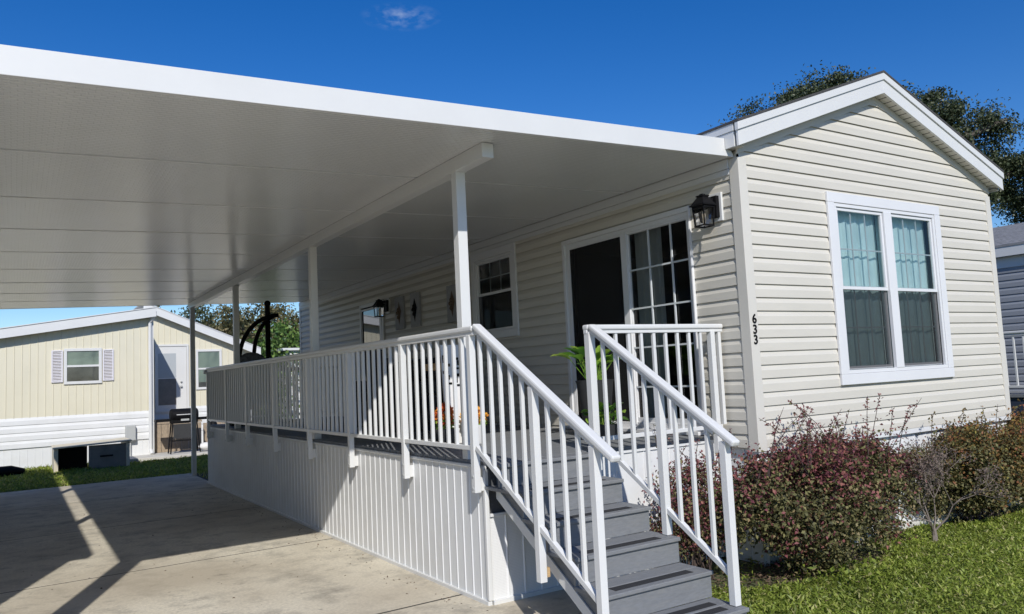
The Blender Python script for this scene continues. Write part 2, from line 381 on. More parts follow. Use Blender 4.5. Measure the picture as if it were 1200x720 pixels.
def grass(name, xs, ys, n, ln, wd, keep=None, zb=-.05):
    x = RNG.uniform(*xs, n); y = RNG.uniform(*ys, n)
    if keep is not None:
        k = keep(x, y); x = x[k]; y = y[k]
    n = len(x)
    h = .5 + .5 * np.sin(x * 3.1 + np.sin(y * 2.3) * 1.7) * np.sin(y * 3.7 + x) * .6 + RNG.normal(0, .18, n)
    P = np.stack([x, y, zb + .012 + .018 * np.clip(h, 0, 1)], 1)
    D = rdir(n, .3); D[:, 2] = np.abs(D[:, 2]) * .42 + .12; D /= np.linalg.norm(D, axis=1, keepdims=True)
    Nn = rdir(n, 2.6)
    return stuff(np_mesh(name, kites(P, D, Nn, RNG.uniform(.6, 1.3, n) * ln * (.75 + .5 * np.clip(h, 0, 1)), RNG.uniform(.7, 1.3, n) * wd), M['grass']))
def bed(x, y):  # keep out of the shaded soil under shrubs
    d1 = ((x - .2) / 1.1) ** 2 + ((y + .05) / .55) ** 2
    d2 = ((x - 3.3) / 1.1) ** 2 + ((y - .15) / .5) ** 2
    return ((d1 > 1) & (d2 > 1) & (y < .05 + .1 * np.sin(x * 4))) | (RNG.uniform(size=len(x)) < .04)
o = grass('lawn_grass', (-1.5, 6.5), (-2.6, .3), 190000, .042, .013, bed); tag(o, 'short bright green lawn in front of the cream home and shrubs', 'grass')
o = grass('lawn_grass', (4.3, 9.0), (-2.0, 6.5), 26000, .075, .02); tag(o, 'green lawn strip between the cream home and the grey home', 'grass')
o = grass('lawn_grass', (-9.5, 3.2), (12.45, 17.9), 75000, .075, .02, lambda x, y: ((y < 16.95) | (x < -3.15)) & ((y > 12.55) | (x > -2.3))); tag(o, 'mostly shaded grass strip between driveway end and the tan home', 'grass')
o = grass('lawn_grass', (-2.32, -.6), (10.7, 13.2), 9000, .07, .018); tag(o, 'shaded grass tuft patch beside the far carport post', 'grass')

# ------------------------------------------------------------------ siding helpers
HC = .119
PROF = [(-.007, .009), (.0155, .0), (.0155, .07), (.012, .078), (.003, .106), (-.002, HC), (-.007, HC + .009)]
def lap(mb, org, u, n, courses, span, openings=(), h=HC, prof=PROF):
    """horizontal lap siding. span(z) -> (u0,u1); openings = (ua,ub,za,zb)."""
    org = Vector(org); u = Vector(u); n = Vector(n); k = h / HC
    for z0 in courses:
        zc = z0 + h / 2
        cuts = sorted([(a, b) for a, b, za, zb in openings if za < zc < zb])
        lo0, hi0 = span(z0); lo1, hi1 = span(z0 + h)
        segs = []; cur = None
        for a, b in cuts: segs.append((cur, a)); cur = b
        segs.append((cur, None))
        for a, b in segs:
            def at(t, zz, end):
                if end == 0: return a if a is not None else lo0 + (lo1 - lo0) * t
                return b if b is not None else hi0 + (hi1 - hi0) * t
            vs = []
            for d, z in prof:
                t = z * k / h
                for e in (0, 1): vs.append(org + u * at(t, z, e) + n * d + Z * (z0 + z * k))
            fs = [(2 * i, 2 * i + 1, 2 * i + 3, 2 * i + 2) for i in range(len(prof) - 1)]
            mb.add(vs, fs)
def vert(mb, org, u, n, u0, u1, z0f, z1f, pitch=.14, rib=.012, rw=.012):
    """vertical ribbed panel; z0f/z1f functions of u."""
    org = Vector(org); u = Vector(u); n = Vector(n); pts = []
    x = u0
    pts.append((x, 0))
    while x + pitch < u1:
        x += pitch
        pts += [(x - rw * 1.6, 0), (x - rw * 1.1, rib), (x - rw * .5, rib), (x, 0)]
    pts.append((u1, 0))
    vs = []
    for a, d in pts: vs += [org + u * a + n * d + Z * z0f(a), org + u * a + n * d + Z * z1f(a)]
    mb.add(vs, [(2 * i, 2 * i + 2, 2 * i + 3, 2 * i + 1) for i in range(len(pts) - 1)])
def frame_rect(mb, axis, p, a0, a1, z0, z1, w, d0, d1, ws=None):
    """picture-frame trim. axis 'x' => plane y=p spanning x; axis 'y' => plane x=p spanning y. d0..d1 outwards (negative dir)."""
    ws = ws or (w, w, w, w)   # left,right,bottom,top
    def bx(aa, ab, za, zb):
        if axis == 'x': mb.box(aa, ab, p - d1, p - d0, za, zb)
        else: mb.box(p - d1, p - d0, aa, ab, za, zb)
    bx(a0, a0 + ws[0], z0 + ws[2], z1 - ws[3]); bx(a1 - ws[1], a1, z0 + ws[2], z1 - ws[3])
    bx(a0, a1, z0, z0 + ws[2]); bx(a0, a1, z1 - ws[3], z1)
def pane(mb, axis, p, a0, a1, z0, z1):
    if axis == 'x': mb.quad((a0, p, z0), (a1, p, z0), (a1, p, z1), (a0, p, z1))
    else: mb.quad((p, a1, z0), (p, a0, z0), (p, a0, z1), (p, a1, z1))
def muntins(mb, axis, p, a0, a1, z0, z1, nc, nr, w=.014, t=.008, zs=None):
    for i in range(1, nc):
        a = a0 + (a1 - a0) * i / nc
        mb.box(a - w / 2, a + w / 2, p - t / 2, p + t / 2, z0, z1) if axis == 'x' else mb.box(p - t / 2, p + t / 2, a - w / 2, a + w / 2, z0, z1)
    for z in (zs or [z0 + (z1 - z0) * j / nr for j in range(1, nr)]):
        t2 = t + .002
        mb.box(a0, a1, p - t2 / 2, p + t2 / 2, z - w / 2, z + w / 2) if axis == 'x' else mb.box(p - t2 / 2, p + t2 / 2, a0, a1, z - w / 2, z + w / 2)
def curtain(mb, axis, p, a0, a1, z0, z1, amp=.03, wave=.14):
    n = int((a1 - a0) / .02); vs = []
    for i in range(n + 1):
        a = a0 + (a1 - a0) * i / n; d = amp * math.sin(2 * math.pi * a / wave) + .4 * amp * math.sin(2 * math.pi * a / (wave * 2.7) + 1)
        for z in (z0, z1): vs.append((a, p + d, z) if axis == 'x' else (p + d, a, z))
    mb.add(vs, [(2 * i, 2 * i + 2, 2 * i + 3, 2 * i + 1) for i in range(n)])

# ------------------------------------------------------------------ the cream home
W = 4.26; LEN = 12.65; XR = 2.13
def gz(x): return 4.585 - .3645 * abs(x - XR)          # roof top line at y=-.1
home = thing('mobile_home', 'cream lap-sided mobile home with white gable trim and a double front window', 'house', (2.1, 6.3, 0))
SB = .945
cs = [SB + HC * i for i in range(34)]
mb = MB()
def gspan(z):
    if z < 3.57: return (.0, W)
    d = (4.36 - z) / .3645
    d = max(d, .02); return (XR - d, XR + d)
lap(mb, (0, 0, 0), (1, 0, 0), (0, -1, 0), [c for c in cs if c < 4.3], gspan, [(1.24, 3.07, 1.49, 3.23)])
mb.build('front_siding', M['vinyl'], home)
mb = MB()
lap(mb, (0, 0, 0), (0, 1, 0), (-1, 0, 0), [c for c in cs if c < 3.45], lambda z: (.0, LEN),
    [(.64, 2.59, 1.0, 3.14), (3.71, 4.73, 2.22, 3.31), (7.95, 8.98, 1.0, 3.06)])
mb.build('side_siding', M['vinyl'], home)
mb = MB(); mb.box(W - .02, W, .01, LEN, SB, 3.58); mb.box(.01, W, LEN - .02, LEN, SB, 3.58)
mb.box(.02, W - .02, .02, LEN - .02, .93, 1.03)
mb.prism([(.01, LEN - .02, 3.58), (W, LEN - .02, 3.58), (XR, LEN - .02, 4.36)], (0, .02, 0))
mb.build('back_wall', M['vinyl'], home)
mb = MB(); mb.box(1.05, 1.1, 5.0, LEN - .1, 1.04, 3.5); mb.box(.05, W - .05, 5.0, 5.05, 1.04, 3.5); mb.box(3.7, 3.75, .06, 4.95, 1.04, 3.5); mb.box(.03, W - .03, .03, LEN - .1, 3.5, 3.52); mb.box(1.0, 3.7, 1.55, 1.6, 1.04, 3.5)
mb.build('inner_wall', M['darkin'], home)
# corner trims
mb = MB(); t = .022
mb.prism([(-t, .085, SB - .03), (-t, -t, SB - .03), (.085, -t, SB - .03), (.085, -.001, SB - .03), (-.001, -.001, SB - .03), (-.001, .085, SB - .03)], (0, 0, 3.53 - SB))
mb.build('corner_trim', M['corner'], home, bevel=.003)
mb = MB(); mb.prism([(W - .075, -t, SB - .03), (W + t, -t, SB - .03), (W + t, .08, SB - .03), (W + .001, .08, SB - .03), (W + .001, -.001, SB - .03), (W - .075, -.001, SB - .03)], (0, 0, 3.53 - SB))
mb.build('corner_trim', M['corner'], home, bevel=.003)
mb = MB(); mb.box(-t, -.001, LEN - .085, LEN + t, SB - .03, 3.4); mb.build('corner_trim', M['corner'], home, bevel=.003)
# rake boards
xl, xr = -.125, 4.385
mb = MB()
def rake(za, zb, y0, y1, xa=xl, xb=xr):
    for (a, b) in ((xa, XR), (XR, xb)):
        mb.prism([(a, y0, gz(a) + za), (b, y0, gz(b) + za), (b, y0, gz(b) + zb), (a, y0, gz(a) + zb)], (0, y1 - y0, 0))
rake(-.205, -.062, -.135, -.11); mb.build('rake_board', M['white'], home, bevel=.002)
mb = MB(); rake(-.064, .006, -.15, -.112, xl - .012, xr + .012); mb.build('rake_edge', M['white'], home, bevel=.002)
mb = MB(); rake(-.275, -.2, -.021, -.001, -.02, W + .02); mb.build('frieze_board', M['corner'], home, bevel=.002)
mb = MB()
for sgn in (-1, 1):
    n = 26
    for i in range(n):
        a = XR + sgn * (2.2 * i / n); b = XR + sgn * (2.2 * (i + .88) / n); c = XR + sgn * 2.2 * (i + 1) / n
        mb.quad((a, -.115, gz(a) - .2), (b, -.115, gz(b) - .2), (b, .0, gz(b) - .2), (a, .0, gz(a) - .2))
        mb.quad((b, -.115, gz(b) - .19), (c, -.115, gz(c) - .19), (c, .0, gz(c) - .19), (b, .0, gz(b) - .19))
mb.build('soffit', M['corner'], home)
mb = MB()
for (a, b) in ((xl - .015, XR), (XR, xr + .015)):
    mb.prism([(a, -.155, gz(a) + .008), (b, -.155, gz(b) + .008), (b, -.155, gz(b) + .03), (a, -.155, gz(a) + .03)], (0, LEN + .28, 0))
mb.build('roof', M['shingle'], home)
for x0, x1 in ((xl, xl + .025), (xr - .025, xr)):
    xm = xl if x0 < 1 else xr
    mb = MB(); mb.box(x0, x1, -.085, LEN + .1, gz(xm) - .2, gz(xm) - .064); mb.box(x0 - .008, x1 + .008, -.089, LEN + .1, gz(xm) - .062, gz(xm) + .004)
    mb.build('eave_fascia', M['white'], home, bevel=.002)
    mb = MB(); a, b = (x1, .0) if x0 < 1 else (W, x0)
    mb.quad((a, -.085, gz(xm) - .19), (b, -.085, gz(xm) - .19), (b, LEN, gz(xm) - .19), (a, LEN, gz(xm) - .19)); mb.build('eave_soffit', M['corner'], home)
# header bands on the porch side
mb = MB(); mb.box(-.032, -.001, .09, LEN, 3.42, 3.508); mb.build('ledger_board', M['white'], home, bevel=.003)
mb = MB(); mb.box(-.024, -.001, .09, LEN, 3.365, 3.417); mb.build('trim_strip', M['white'], home, bevel=.002)
# skirting
mb = MB(); vert(mb, (0, .035, 0), (1, 0, 0), (0, -1, 0), .0, W, lambda a: -.05, lambda a: SB + .01, pitch=.2, rib=.006)
vert(mb, (.035, 0, 0), (0, 1, 0), (-1, 0, 0), .0, LEN, lambda a: -.05, lambda a: SB + .01, pitch=.2, rib=.006)
mb.box(-.012, W + .012, -.012, .034, SB - .05, SB - .002)
mb.build('skirting', M['skirt'], home)
mb = MB(); frame_rect(mb, 'x', .03, -.0 + .1, .5, .12, .36, .025, 0, .018)
for i in range(9): mb.bar((.125, .015, .15 + i * .022), (.475, .015, .15 + i * .022), .012, .003, up=(0, -.5, .8))
mb.build('crawl_vent', M['util'], home)
# house number
def digits(txt, x, zs, hgt):
    cu = bpy.data.curves.new('digit', 'FONT'); cu.body = txt; cu.size = hgt; cu.extrude = .003; cu.offset = .002
    cu.align_x = 'CENTER'; cu.align_y = 'CENTER'
    o = bpy.data.objects.new('digit_src', cu); COL.objects.link(o)
    bpy.context.view_layer.update()
    me = bpy.data.meshes.new_from_object(o.evaluated_get(bpy.context.evaluated_depsgraph_get())); bpy.data.objects.remove(o)
    me.transform(Matrix.Rotation(math.radians(90), 4, 'X'))
    me.materials.clear(); me.materials.append(M['black'])
    d = bpy.data.objects.new('house_number', me); COL.objects.link(d); d.parent = home
    d.location = Vector((x, -.0255, zs)) - home.location
for ch, zz in (('6', 2.058), ('3', 1.966), ('3', 1.876)): digits(ch, .036, zz, .112)

# front double window
wf = MB(); frame_rect(wf, 'x', -.014, 1.18, 3.13, 1.43, 3.29, .1, 0, .026); wn = wf.build('window', M['trim'], home, bevel=.004)
mb = MB(); frame_rect(mb, 'x', -.002, 1.282, 3.028, 1.532, 3.188, .035, 0, .03); mb.box(2.09, 2.22, -.036, .0, 1.565, 3.155)
mb.build('window_frame', M['trim'], wn, bevel=.003)
for (a0, a1) in ((1.32, 2.085), (2.225, 2.99)):
    mb = MB(); frame_rect(mb, 'x', .012, a0, a1, 2.345, 3.15, .03, 0, .03); mb.build('upper_sash', M['trim'], wn, bevel=.003)
    mb = MB(); frame_rect(mb, 'x', .035, a0, a1, 1.57, 2.385, .032, 0, .03); mb.build('lower_sash', M['trim'], wn, bevel=.003)
    mb = MB(); pane(mb, 'x', .0, a0 + .03, a1 - .03, 2.375, 3.12); pane(mb, 'x', .022, a0 + .03, a1 - .03, 1.60, 2.355); mb.build('pane', M['glass'], wn, fix=False)
    mb = MB(); muntins(mb, 'x', .010, a0 + .03, a1 - .03, 2.375, 3.12, 3, 2); muntins(mb, 'x', .032, a0 + .03, a1 - .03, 1.60, 2.355, 3, 2); mb.build('muntin', M['muntin'], wn)
    mb = MB(); pane(mb, 'x', -.008, a0 + .01, a1 - .01, 1.58, 2.36); mb.build('insect_screen', M['screen'], wn, fix=False)
    mb = MB(); curtain(mb, 'x', .09, a0 - .08, a1 + .045, 1.5, 3.22, .011, .15); mb.build('curtain', M['curtain'], wn, fix=False, smooth=True)
# porch side window
wf = MB(); frame_rect(wf, 'y', -.014, 3.65, 4.79, 2.167, 3.36, .1, 0, .026, (.1, .1, .1, .1)); wn = wf.build('window', M['trim'], home, bevel=.004)
mb = MB(); frame_rect(mb, 'y', -.002, 3.752, 4.688, 2.269, 3.258, .03, 0, .03); mb.build('window_frame', M['trim'], wn, bevel=.003)
mb = MB(); frame_rect(mb, 'y', .012, 3.78, 4.66, 2.76, 3.23, .035, 0, .03); mb.build('upper_sash', M['trim'], wn, bevel=.003)
mb = MB(); frame_rect(mb, 'y', .035, 3.78, 4.66, 2.27, 2.80, .035, 0, .03); mb.build('lower_sash', M['trim'], wn, bevel=.003)
mb = MB(); pane(mb, 'y', .0, 3.815, 4.625, 2.79, 3.2); pane(mb, 'y', .022, 3.815, 4.625, 2.3, 2.77); mb.build('pane', M['glass'], wn, fix=False)
mb = MB(); muntins(mb, 'y', .01, 3.815, 4.625, 2.79, 3.2, 3, 2); mb.build('muntin', M['muntin'], wn)
mb = MB(); pane(mb, 'y', -.008, 3.79, 4.65, 2.28, 2.77); mb.build('insect_screen', M['screen'], wn, fix=False)
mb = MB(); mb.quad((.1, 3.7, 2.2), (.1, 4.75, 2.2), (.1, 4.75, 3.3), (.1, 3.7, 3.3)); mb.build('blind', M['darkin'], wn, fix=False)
# sliding door
wf = MB(); frame_rect(wf, 'y', -.012, .595, 2.636, 1.045, 3.19, .05, 0, .03, (.018, .05, .04, .05)); sl = wf.build('sliding_door', M['trim'], home, bevel=.004)
mb = MB(); frame_rect(mb, 'y', -.0, .614, 2.586, 1.085, 3.14, .045, 0, .022, (.02, .045, .03, .045)); frame_rect(mb, 'y', -.0, .635, 2.54, 1.116, 3.094, .02, .006, .02, (.012, .02, .02, .02))
mb.box(-.03, .03, 1.52, 1.61, 1.11, 3.10); mb.build('door_frame', M['trim'], sl, bevel=.003)
mb = MB(); frame_rect(mb, 'y', .02, .648, 1.56, 1.12, 3.09, .055, 0, .03, (.02, .05, .06, .02)); mb.build('glass_panel', M['trim'], sl, bevel=.003)
mb = MB(); pane(mb, 'y', .012, .66, 1.52, 1.17, 3.08); mb.build('pane', M['glass'], sl, fix=False)
mb = MB(); muntins(mb, 'y', -.004, .66, 1.515, 1.17, 3.08, 1, 1, .017, .01, zs=[1.49, 1.89, 2.29, 2.69])
for a in (.887, 1.206): mb.box(-.011, .003, a - .0085, a + .0085, 1.17, 3.08)
mb.build('muntin', M['muntin'], sl)
mb = MB(); pane(mb, 'y', -.012, 1.6, 2.545, 1.11, 3.1); mb.build('door_screen', M['screen_dk'], sl, fix=False)
mb = MB(); mb.box(.03, .06, 1.66, 1.70, 1.11, 3.1); mb.box(.03, .06, 2.49, 2.53, 1.11, 3.1); mb.build('open_panel', M['black'], sl)
mb = MB(); curtain(mb, 'y', .12, 1.14, 1.52, 1.07, 3.12, .022, .12); mb.build('curtain', M['curtain_w'], sl, fix=False, smooth=True)
mb = MB(); mb.box(-.12, .0, .58, 2.65, 1.04, 1.075); mb.build('door_sill', M['trim'], sl, bevel=.004)
# far entry door with full glass storm panel
wf = MB(); frame_rect(wf, 'y', -.01, 7.92, 9.0, 1.045, 3.08, .06, 0, .03); ed = wf.build('entry_door', M['white'], home, bevel=.003)
mb = MB(); frame_rect(mb, 'y', 0, 7.985, 8.935, 1.05, 3.015, .13, 0, .03, (.11, .035, .13, .05)); mb.build('storm_frame', M['black'], ed, bevel=.003)
mb = MB(); frame_rect(mb, 'y', -.032, 8.005, 8.91, 1.08, 2.99, .09, 0, .004, (.085, .02, .1, .03)); mb.build('door_panel', M['white'], ed)
gm = mat('storm_glass', (.02, .022, .025), .03, spec=1.0); gm.node_tree.nodes['Principled BSDF'].inputs['IOR'].default_value = 1.9
mb = MB(); mb.box(-.02, -.016, 8.08, 8.9, 1.18, 2.97); mb.build('pane', gm, ed)
mb = MB(); mb.tube([(-.045, 8.04, 1.9), (-.085, 8.04, 1.9), (-.085, 8.04, 2.05), (-.045, 8.04, 2.05)], .008); mb.build('handle', M['black'], ed)

# ------------------------------------------------------------------ wall lanterns
def lantern(label):
    r = thing('wall_lantern', label, 'wall lamp', (0, 0, 0), 'black lanterns on the porch wall')
    mb = MB(); mb.box(-.035, -.012, -.075, .075, -.13, .13); mb.build('mounting_block', M['white'], r, bevel=.003)
    mb = MB(); mb.box(-.075, -.036, -.052, .052, -.10, .10); mb.build('back_plate', M['black'], r, bevel=.004)
    mb = MB(); mb.bar((-.07, 0, .065), (-.17, 0, .075), .03, .03); mb.build('arm', M['black'], r)
    cx, s = -.19, .062
    mb = MB()
    def fr(z0, a, z1, b): mb.add([(cx + i * a, j * a, z0) for i, j in ((-1, -1), (1, -1), (1, 1), (-1, 1))] + [(cx + i * b, j * b, z1) for i, j in ((-1, -1), (1, -1), (1, 1), (-1, 1))], [(0, 3, 2, 1), (4, 5, 6, 7), (0, 1, 5, 4), (1, 2, 6, 5), (2, 3, 7, 6), (3, 0, 4, 7)])
    fr(.0, .088, .012, .088); fr(.013, .078, .085, .034); fr(.086, .042, .098, .042); fr(.099, .022, .112, .018); mb.build('lamp_roof', M['black'], r)
    mb = MB()
    for i, j in ((-1, -1), (1, -1), (1, 1), (-1, 1)): mb.bar((cx + i * .056, j * .056, -.175), (cx + i * .066, j * .066, -.001), .011, .011, up=(1, 0, 0))
    for z, a in ((-.18, .06), (-.012, .068)):
        for i, j, k, l in ((-1, -1, 1, -1), (1, -1, 1, 1), (1, 1, -1, 1), (-1, 1, -1, -1)): mb.bar((cx + i * a, j * a, z), (cx + k * a, l * a, z), .012, .012)
    mb.build('cage', M['black'], r)
    mb = MB()
    for i, j, k, l in ((-1, -1, 1, -1), (1, -1, 1, 1), (1, 1, -1, 1), (-1, 1, -1, -1)):
        mb.quad((cx + i * .053, j * .053, -.172), (cx + k * .053, l * .053, -.172), (cx + k * .062, l * .062, -.012), (cx + i * .062, j * .062, -.012))
    mb.build('lamp_glass', M['glass_lamp'], r, fix=False)
    mb = MB(); mb.lathe([(.008, -.175), (.012, -.15), (.012, -.11), (.016, -.09), (.014, -.06), (.002, -.035)], (cx, 0, 0), 12); mb.build('bulb', M['bulb'], r, smooth=True)
    return r
la = lantern('black lantern beside the sliding glass door, near the house corner'); la.location = (-.0, .265, 3.10)
dup(la, (0, 7.72, 2.95), 'black lantern beside the far glazed entry door')

# wall plaques
def plaque(y, z, label, mt):
    r = thing('wall_plaque', label, 'wall decor', (-.015, y, z), 'diamond ornament boards on the porch wall')
    mb = MB(); mb.box(-.05, -.016, y - .165, y + .165, z - .27, z + .27); mb.build('board', M['grey_plaque'], r, bevel=.004)
    mb = MB(); x = -.052
    mb.add([(x, y, z + .19), (x, y + .085, z + .03), (x, y, z - .2), (x, y - .085, z + .03), (x - .03, y, z + .02)], [(0, 1, 4), (1, 2, 4), (2, 3, 4), (3, 0, 4), (0, 3, 2, 1)])
    for a, b in ((.0, .05), (-.03, .0), (.03, .0), (0, -.07)): mb.ball((x - .02, y + a, z + b), .022, .022, .03, 8)
    mb.build('ornament', mt, r)
    mb = MB(); mb.lathe([(.008, -.008), (.008, .008)], (-.035, y, z + .285), 8); mb.build('hanger', M['alu'], r)
plaque(7.22, 2.78, 'grey board with a brown diamond ornament, next to the far lantern', M['bronze'])
plaque(6.62, 2.78, 'grey board with a black diamond ornament, middle of the three wall boards', M['black'])
plaque(5.36, 2.75, 'grey board with a brown diamond ornament, nearest the porch window', M['bronze'])

# ------------------------------------------------------------------ carport
cp = thing('carport', 'white aluminium carport with ribbed pan roof over the driveway and porch', 'carport', (-3.0, 6.2, 0))
YF, YB, XL = .05, 12.45, -6.0
def un(x): return 3.511 + .0325 * x
seams = [YF + .003, 1.47, 2.92, 4.36, 5.80, 7.22, 8.62, 10.0, 11.25, YB]
for i in range(len(seams) - 1):
    a, b = seams[i], seams[i + 1]
    mb = MB(); dz = .0
    mb.prism([(XL, a + .004, un(XL)), (-.034, a + .004, un(-.034)), (-.034, a + .004, un(-.034) + .045), (XL, a + .004, un(XL) + .045)], (0, b - a - .022, 0))
    mb.build('roof_panel', M['ceil'], cp, bevel=.004)
    if i: mb = MB(); mb.prism([(XL, a + .006, un(XL) - .002), (-.036, a + .006, un(0) - .002), (-.036, a + .006, un(0) + .012), (XL, a + .006, un(XL) + .012)], (0, .012, 0)); mb.build('panel_seam', M['alu'], cp)
mb = MB(); mb.prism([(XL, YF, un(XL) + .05), (-.13, YF, un(-.13) + .05), (-.13, YF, un(-.13) + .14), (XL, YF, un(XL) + .14)], (0, YB - YF, 0)); mb.build('roof_deck', M['alu'], cp)
mb = MB(); mb.prism([(XL - .03, YF - .03, un(XL) - .004), (-.02, YF - .03, un(0) - .004), (-.05, YF - .03, un(0) + .05), (-.128, YF - .03, un(0) + .052), (-.128, YF - .03, un(0) + .152), (XL - .03, YF - .03, un(XL) + .156)], (0, .03, 0))
mb.build('front_fascia', M['alu'], cp, bevel=.003)
mb = MB(); mb.prism([(XL - .02, YB + .008, un(XL) - .004), (-.135, YB + .008, un(0) - .004), (-.135, YB + .008, un(0) + .152), (XL - .02, YB + .008, un(XL) + .152)], (0, .03, 0)); mb.build('rear_fascia', M['alu'], cp, bevel=.003)
mb = MB(); mb.box(XL - .08, XL - .002, YF, YB, un(XL) - .003, un(XL) + .15); mb.build('gutter', M['alu'], cp, bevel=.003)
BX = -2.39
mb = MB(); mb.box(BX - .05, BX + .05, .32, 12.2, 3.318, un(BX - .05) - .002); mb.build('beam', M['alu'], cp, bevel=.002)
mb = MB(); mb.box(XL + .05, XL + .15, .12, 12.2, 3.2, un(XL) - .002); mb.build('beam', M['alu'], cp, bevel=.002)
for y in (.80, 4.48, 8.37, 12.04):
    mb = MB(); z0 = 1.036 if y < 10.4 else -.05
    mb.box(BX - .042, BX + .042, y - .042, y + .042, z0, 3.317); mb.build('post', M['alu'], cp, bevel=.004)
    mb = MB(); mb.box(BX - .052, BX + .052, y - .055, y + .055, 3.315, 3.395); mb.build('post_bracket', M['alu'], cp, bevel=.002)
for y in (.16, 4.2, 8.2, 12.0):
    mb = MB(); mb.box(XL + .05, XL + .15, y - .05, y + .05, 0, 3.199); mb.build('post', M['alu'], cp, bevel=.004)
mb = MB(); mb.box(XL - .06, XL + .045, .12, .2, .1, un(XL)); mb.tube([(XL - .01, .16, .13), (XL - .1, .05, .04)], .04); mb.build('downspout', M['alu'], cp, bevel=.006)

# ------------------------------------------------------------------ deck
DX, DY, DF, DZ = -2.44, .49, 10.45, 1.036
dk = thing('porch_deck', 'raised grey composite porch deck with white ribbed skirting', 'deck', (-1.2, 5.5, 0))
mb = MB(); y = DY - .06; i = 0
while y < DF:
    y2 = min(y + .138, DF); mb.box(DX, -.03, y + .003, y2 - .003, DZ - .025, DZ); y += .138
mb.build('deck_floor', M['comp'], dk, bevel=.003)
mb = MB(); mb.box(DX + .02, -.04, DY - .03, DF - .03, DZ - .2, DZ - .03); mb.build('deck_frame', M['compdark'], dk)
mb = MB(); vert(mb, (DX, 0, 0), (0, 1, 0), (-1, 0, 0), DY, DF, lambda a: .0, lambda a: 1.0, pitch=.125, rib=.006, rw=.012)
vert(mb, (0, DF, 0), (1, 0, 0), (0, 1, 0), DX, -.04, lambda a: .0, lambda a: 1.0, pitch=.125)
mb.build('side_skirting', M['skirt'], dk)
mb = MB(); mb.box(DX - .022, DX + .012, DY - .012, DF, .985, 1.009); mb.build('skirt_cap', M['alu'], dk, bevel=.004)
mb = MB(); mb.box(DX - .024, DX + .012, DY - .012, DF, -.004, .028); mb.build('skirt_base', M['alu'], dk, bevel=.003)
mb = MB(); mb.box(DX - .016, DX + .02, DY - .016, DY + .02, .03, .984); mb.build('skirt_corner', M['alu'], dk, bevel=.006)
mb = MB(); vert(mb, (0, DY, 0), (1, 0, 0), (0, -1, 0), DX + .022, -1.5, lambda a: .03, lambda a: .63, pitch=.15, rib=.008)
mb.build('front_vent_skirting', M['perf'], dk)
mb = MB(); mb.box(DX + .022, -1.5, DY - .02, DY + .008, .632, .655); mb.build('skirt_cap', M['alu'], dk, bevel=.003)
mb = MB(); mb.box(DX + .022, -1.5, DY - .022, DY + .008, -.004, .03); mb.build('skirt_base', M['alu'], dk, bevel=.003)
mb = MB(); mb.box(DX + .022, -1.5, DY + .012, DY + .03, .64, 1.0); mb.build('rim_board', M['compdark'], dk)
mb = MB(); vert(mb, (0, DY - .04, 0), (1, 0, 0), (0, -1, 0), -1.5, -.03, lambda a: -.03, lambda a: .985, pitch=.3, rib=.005); mb.box(-1.5, -.03, DY - .055, DY, .985, 1.008); mb.build('front_skirting', M['skirt'], dk)

# railings -------------------------------------------------------------------
def post(par, x, y, z0, z1, s=.052, foot=None):
    mb = MB(); mb.box(x - s / 2, x + s / 2, y - s / 2, y + s / 2, z0, z1); o = mb.build('post', M['alu'], par, bevel=.003); return o
def bal(par, a, b, s=.0265):
    mb = MB(); mb.bar(a, b, s, s, up=(0, 1, 0)); mb.build('baluster', M['alu'], par, bevel=.0025)
def rail(par, a, b, w=.07, h=.042, name='top_rail'):
    mb = MB(); mb.bar(a, b, w, h); mb.build(name, M['alu'], par, bevel=.012 if name == 'top_rail' else .003)
    if name == 'top_rail':
        a = Vector(a) - Z * .035; b = Vector(b) - Z * .035
        if abs(a.z - b.z) > .3: b = b.lerp(a, .12)
        mb = MB(); mb.bar(a, b, .042, .03); mb.build('rail_channel', M['alu'], par, bevel=.003)
RX = -2.51
sr = thing('deck_railing', 'long white side railing of the porch facing the driveway', 'railing', (RX, 5.2, .83), 'white aluminium railings')
PY = [.50, 1.736, 3.055, 4.382, 5.81, 7.25, 8.56, 9.99]
rail(sr, (RX, .42, 2.03), (RX, 10.02, 2.03)); rail(sr, (RX, .50, 1.145), (RX, 10.0, 1.145), .036, .034, 'bottom_rail')
for i, y in enumerate(PY):
    p = post(sr, RX, y, .82, 1.985)
    mb = MB(); mb.box(RX + .027, DX - .002, y - .012, y + .012, .83, .93); mb.build('mounting_bracket', M['alu'], p)
    mb = MB()
    for zz in (.85, .94):
        mb.lathe([(.009, -.004), (.009, .004)], (0, 0, 0), 8)
        for v in mb.v[-16:]: v.x, v.y, v.z = RX - .027 + v.z, y + v.x, zz + v.y
    mb.build('bolt', M['util'], p)
    if i < len(PY) - 1:
        n = 8 if i < 1 else 9
        for k in range(1, n + 1):
            yy = y + (PY[i + 1] - y) * k / (n + 1); bal(sr, (RX, yy, 1.155), (RX, yy, 1.99))
fr_ = thing('deck_railing', 'short white railing across the porch front, right of the stairs', 'railing', (-.8, .3, 1.0), 'white aluminium railings')
FY = .31; RXR = -1.535
rail(fr_, (RXR - .035, FY, 2.022), (-.03, FY, 2.022)); rail(fr_, (RXR, FY, 1.135), (-.1, FY, 1.135), .036, .034, 'bottom_rail')
for x in (-.16,): post(fr_, x, FY, .9, 1.985)
mb = MB(); mb.box(-.085, -.05, FY - .016, FY + .016, 1.15, 1.985); mb.build('wall_stile', M['alu'], fr_)
for k in range(1, 10): bal(fr_, (RXR + 1.375 * k / 10, FY, 1.145), (RXR + 1.375 * k / 10, FY, 1.985))
er = thing('deck_railing', 'far end railing of the porch, beyond the hanging chair', 'railing', (-1.2, 9.99, 1.0), 'white aluminium railings')
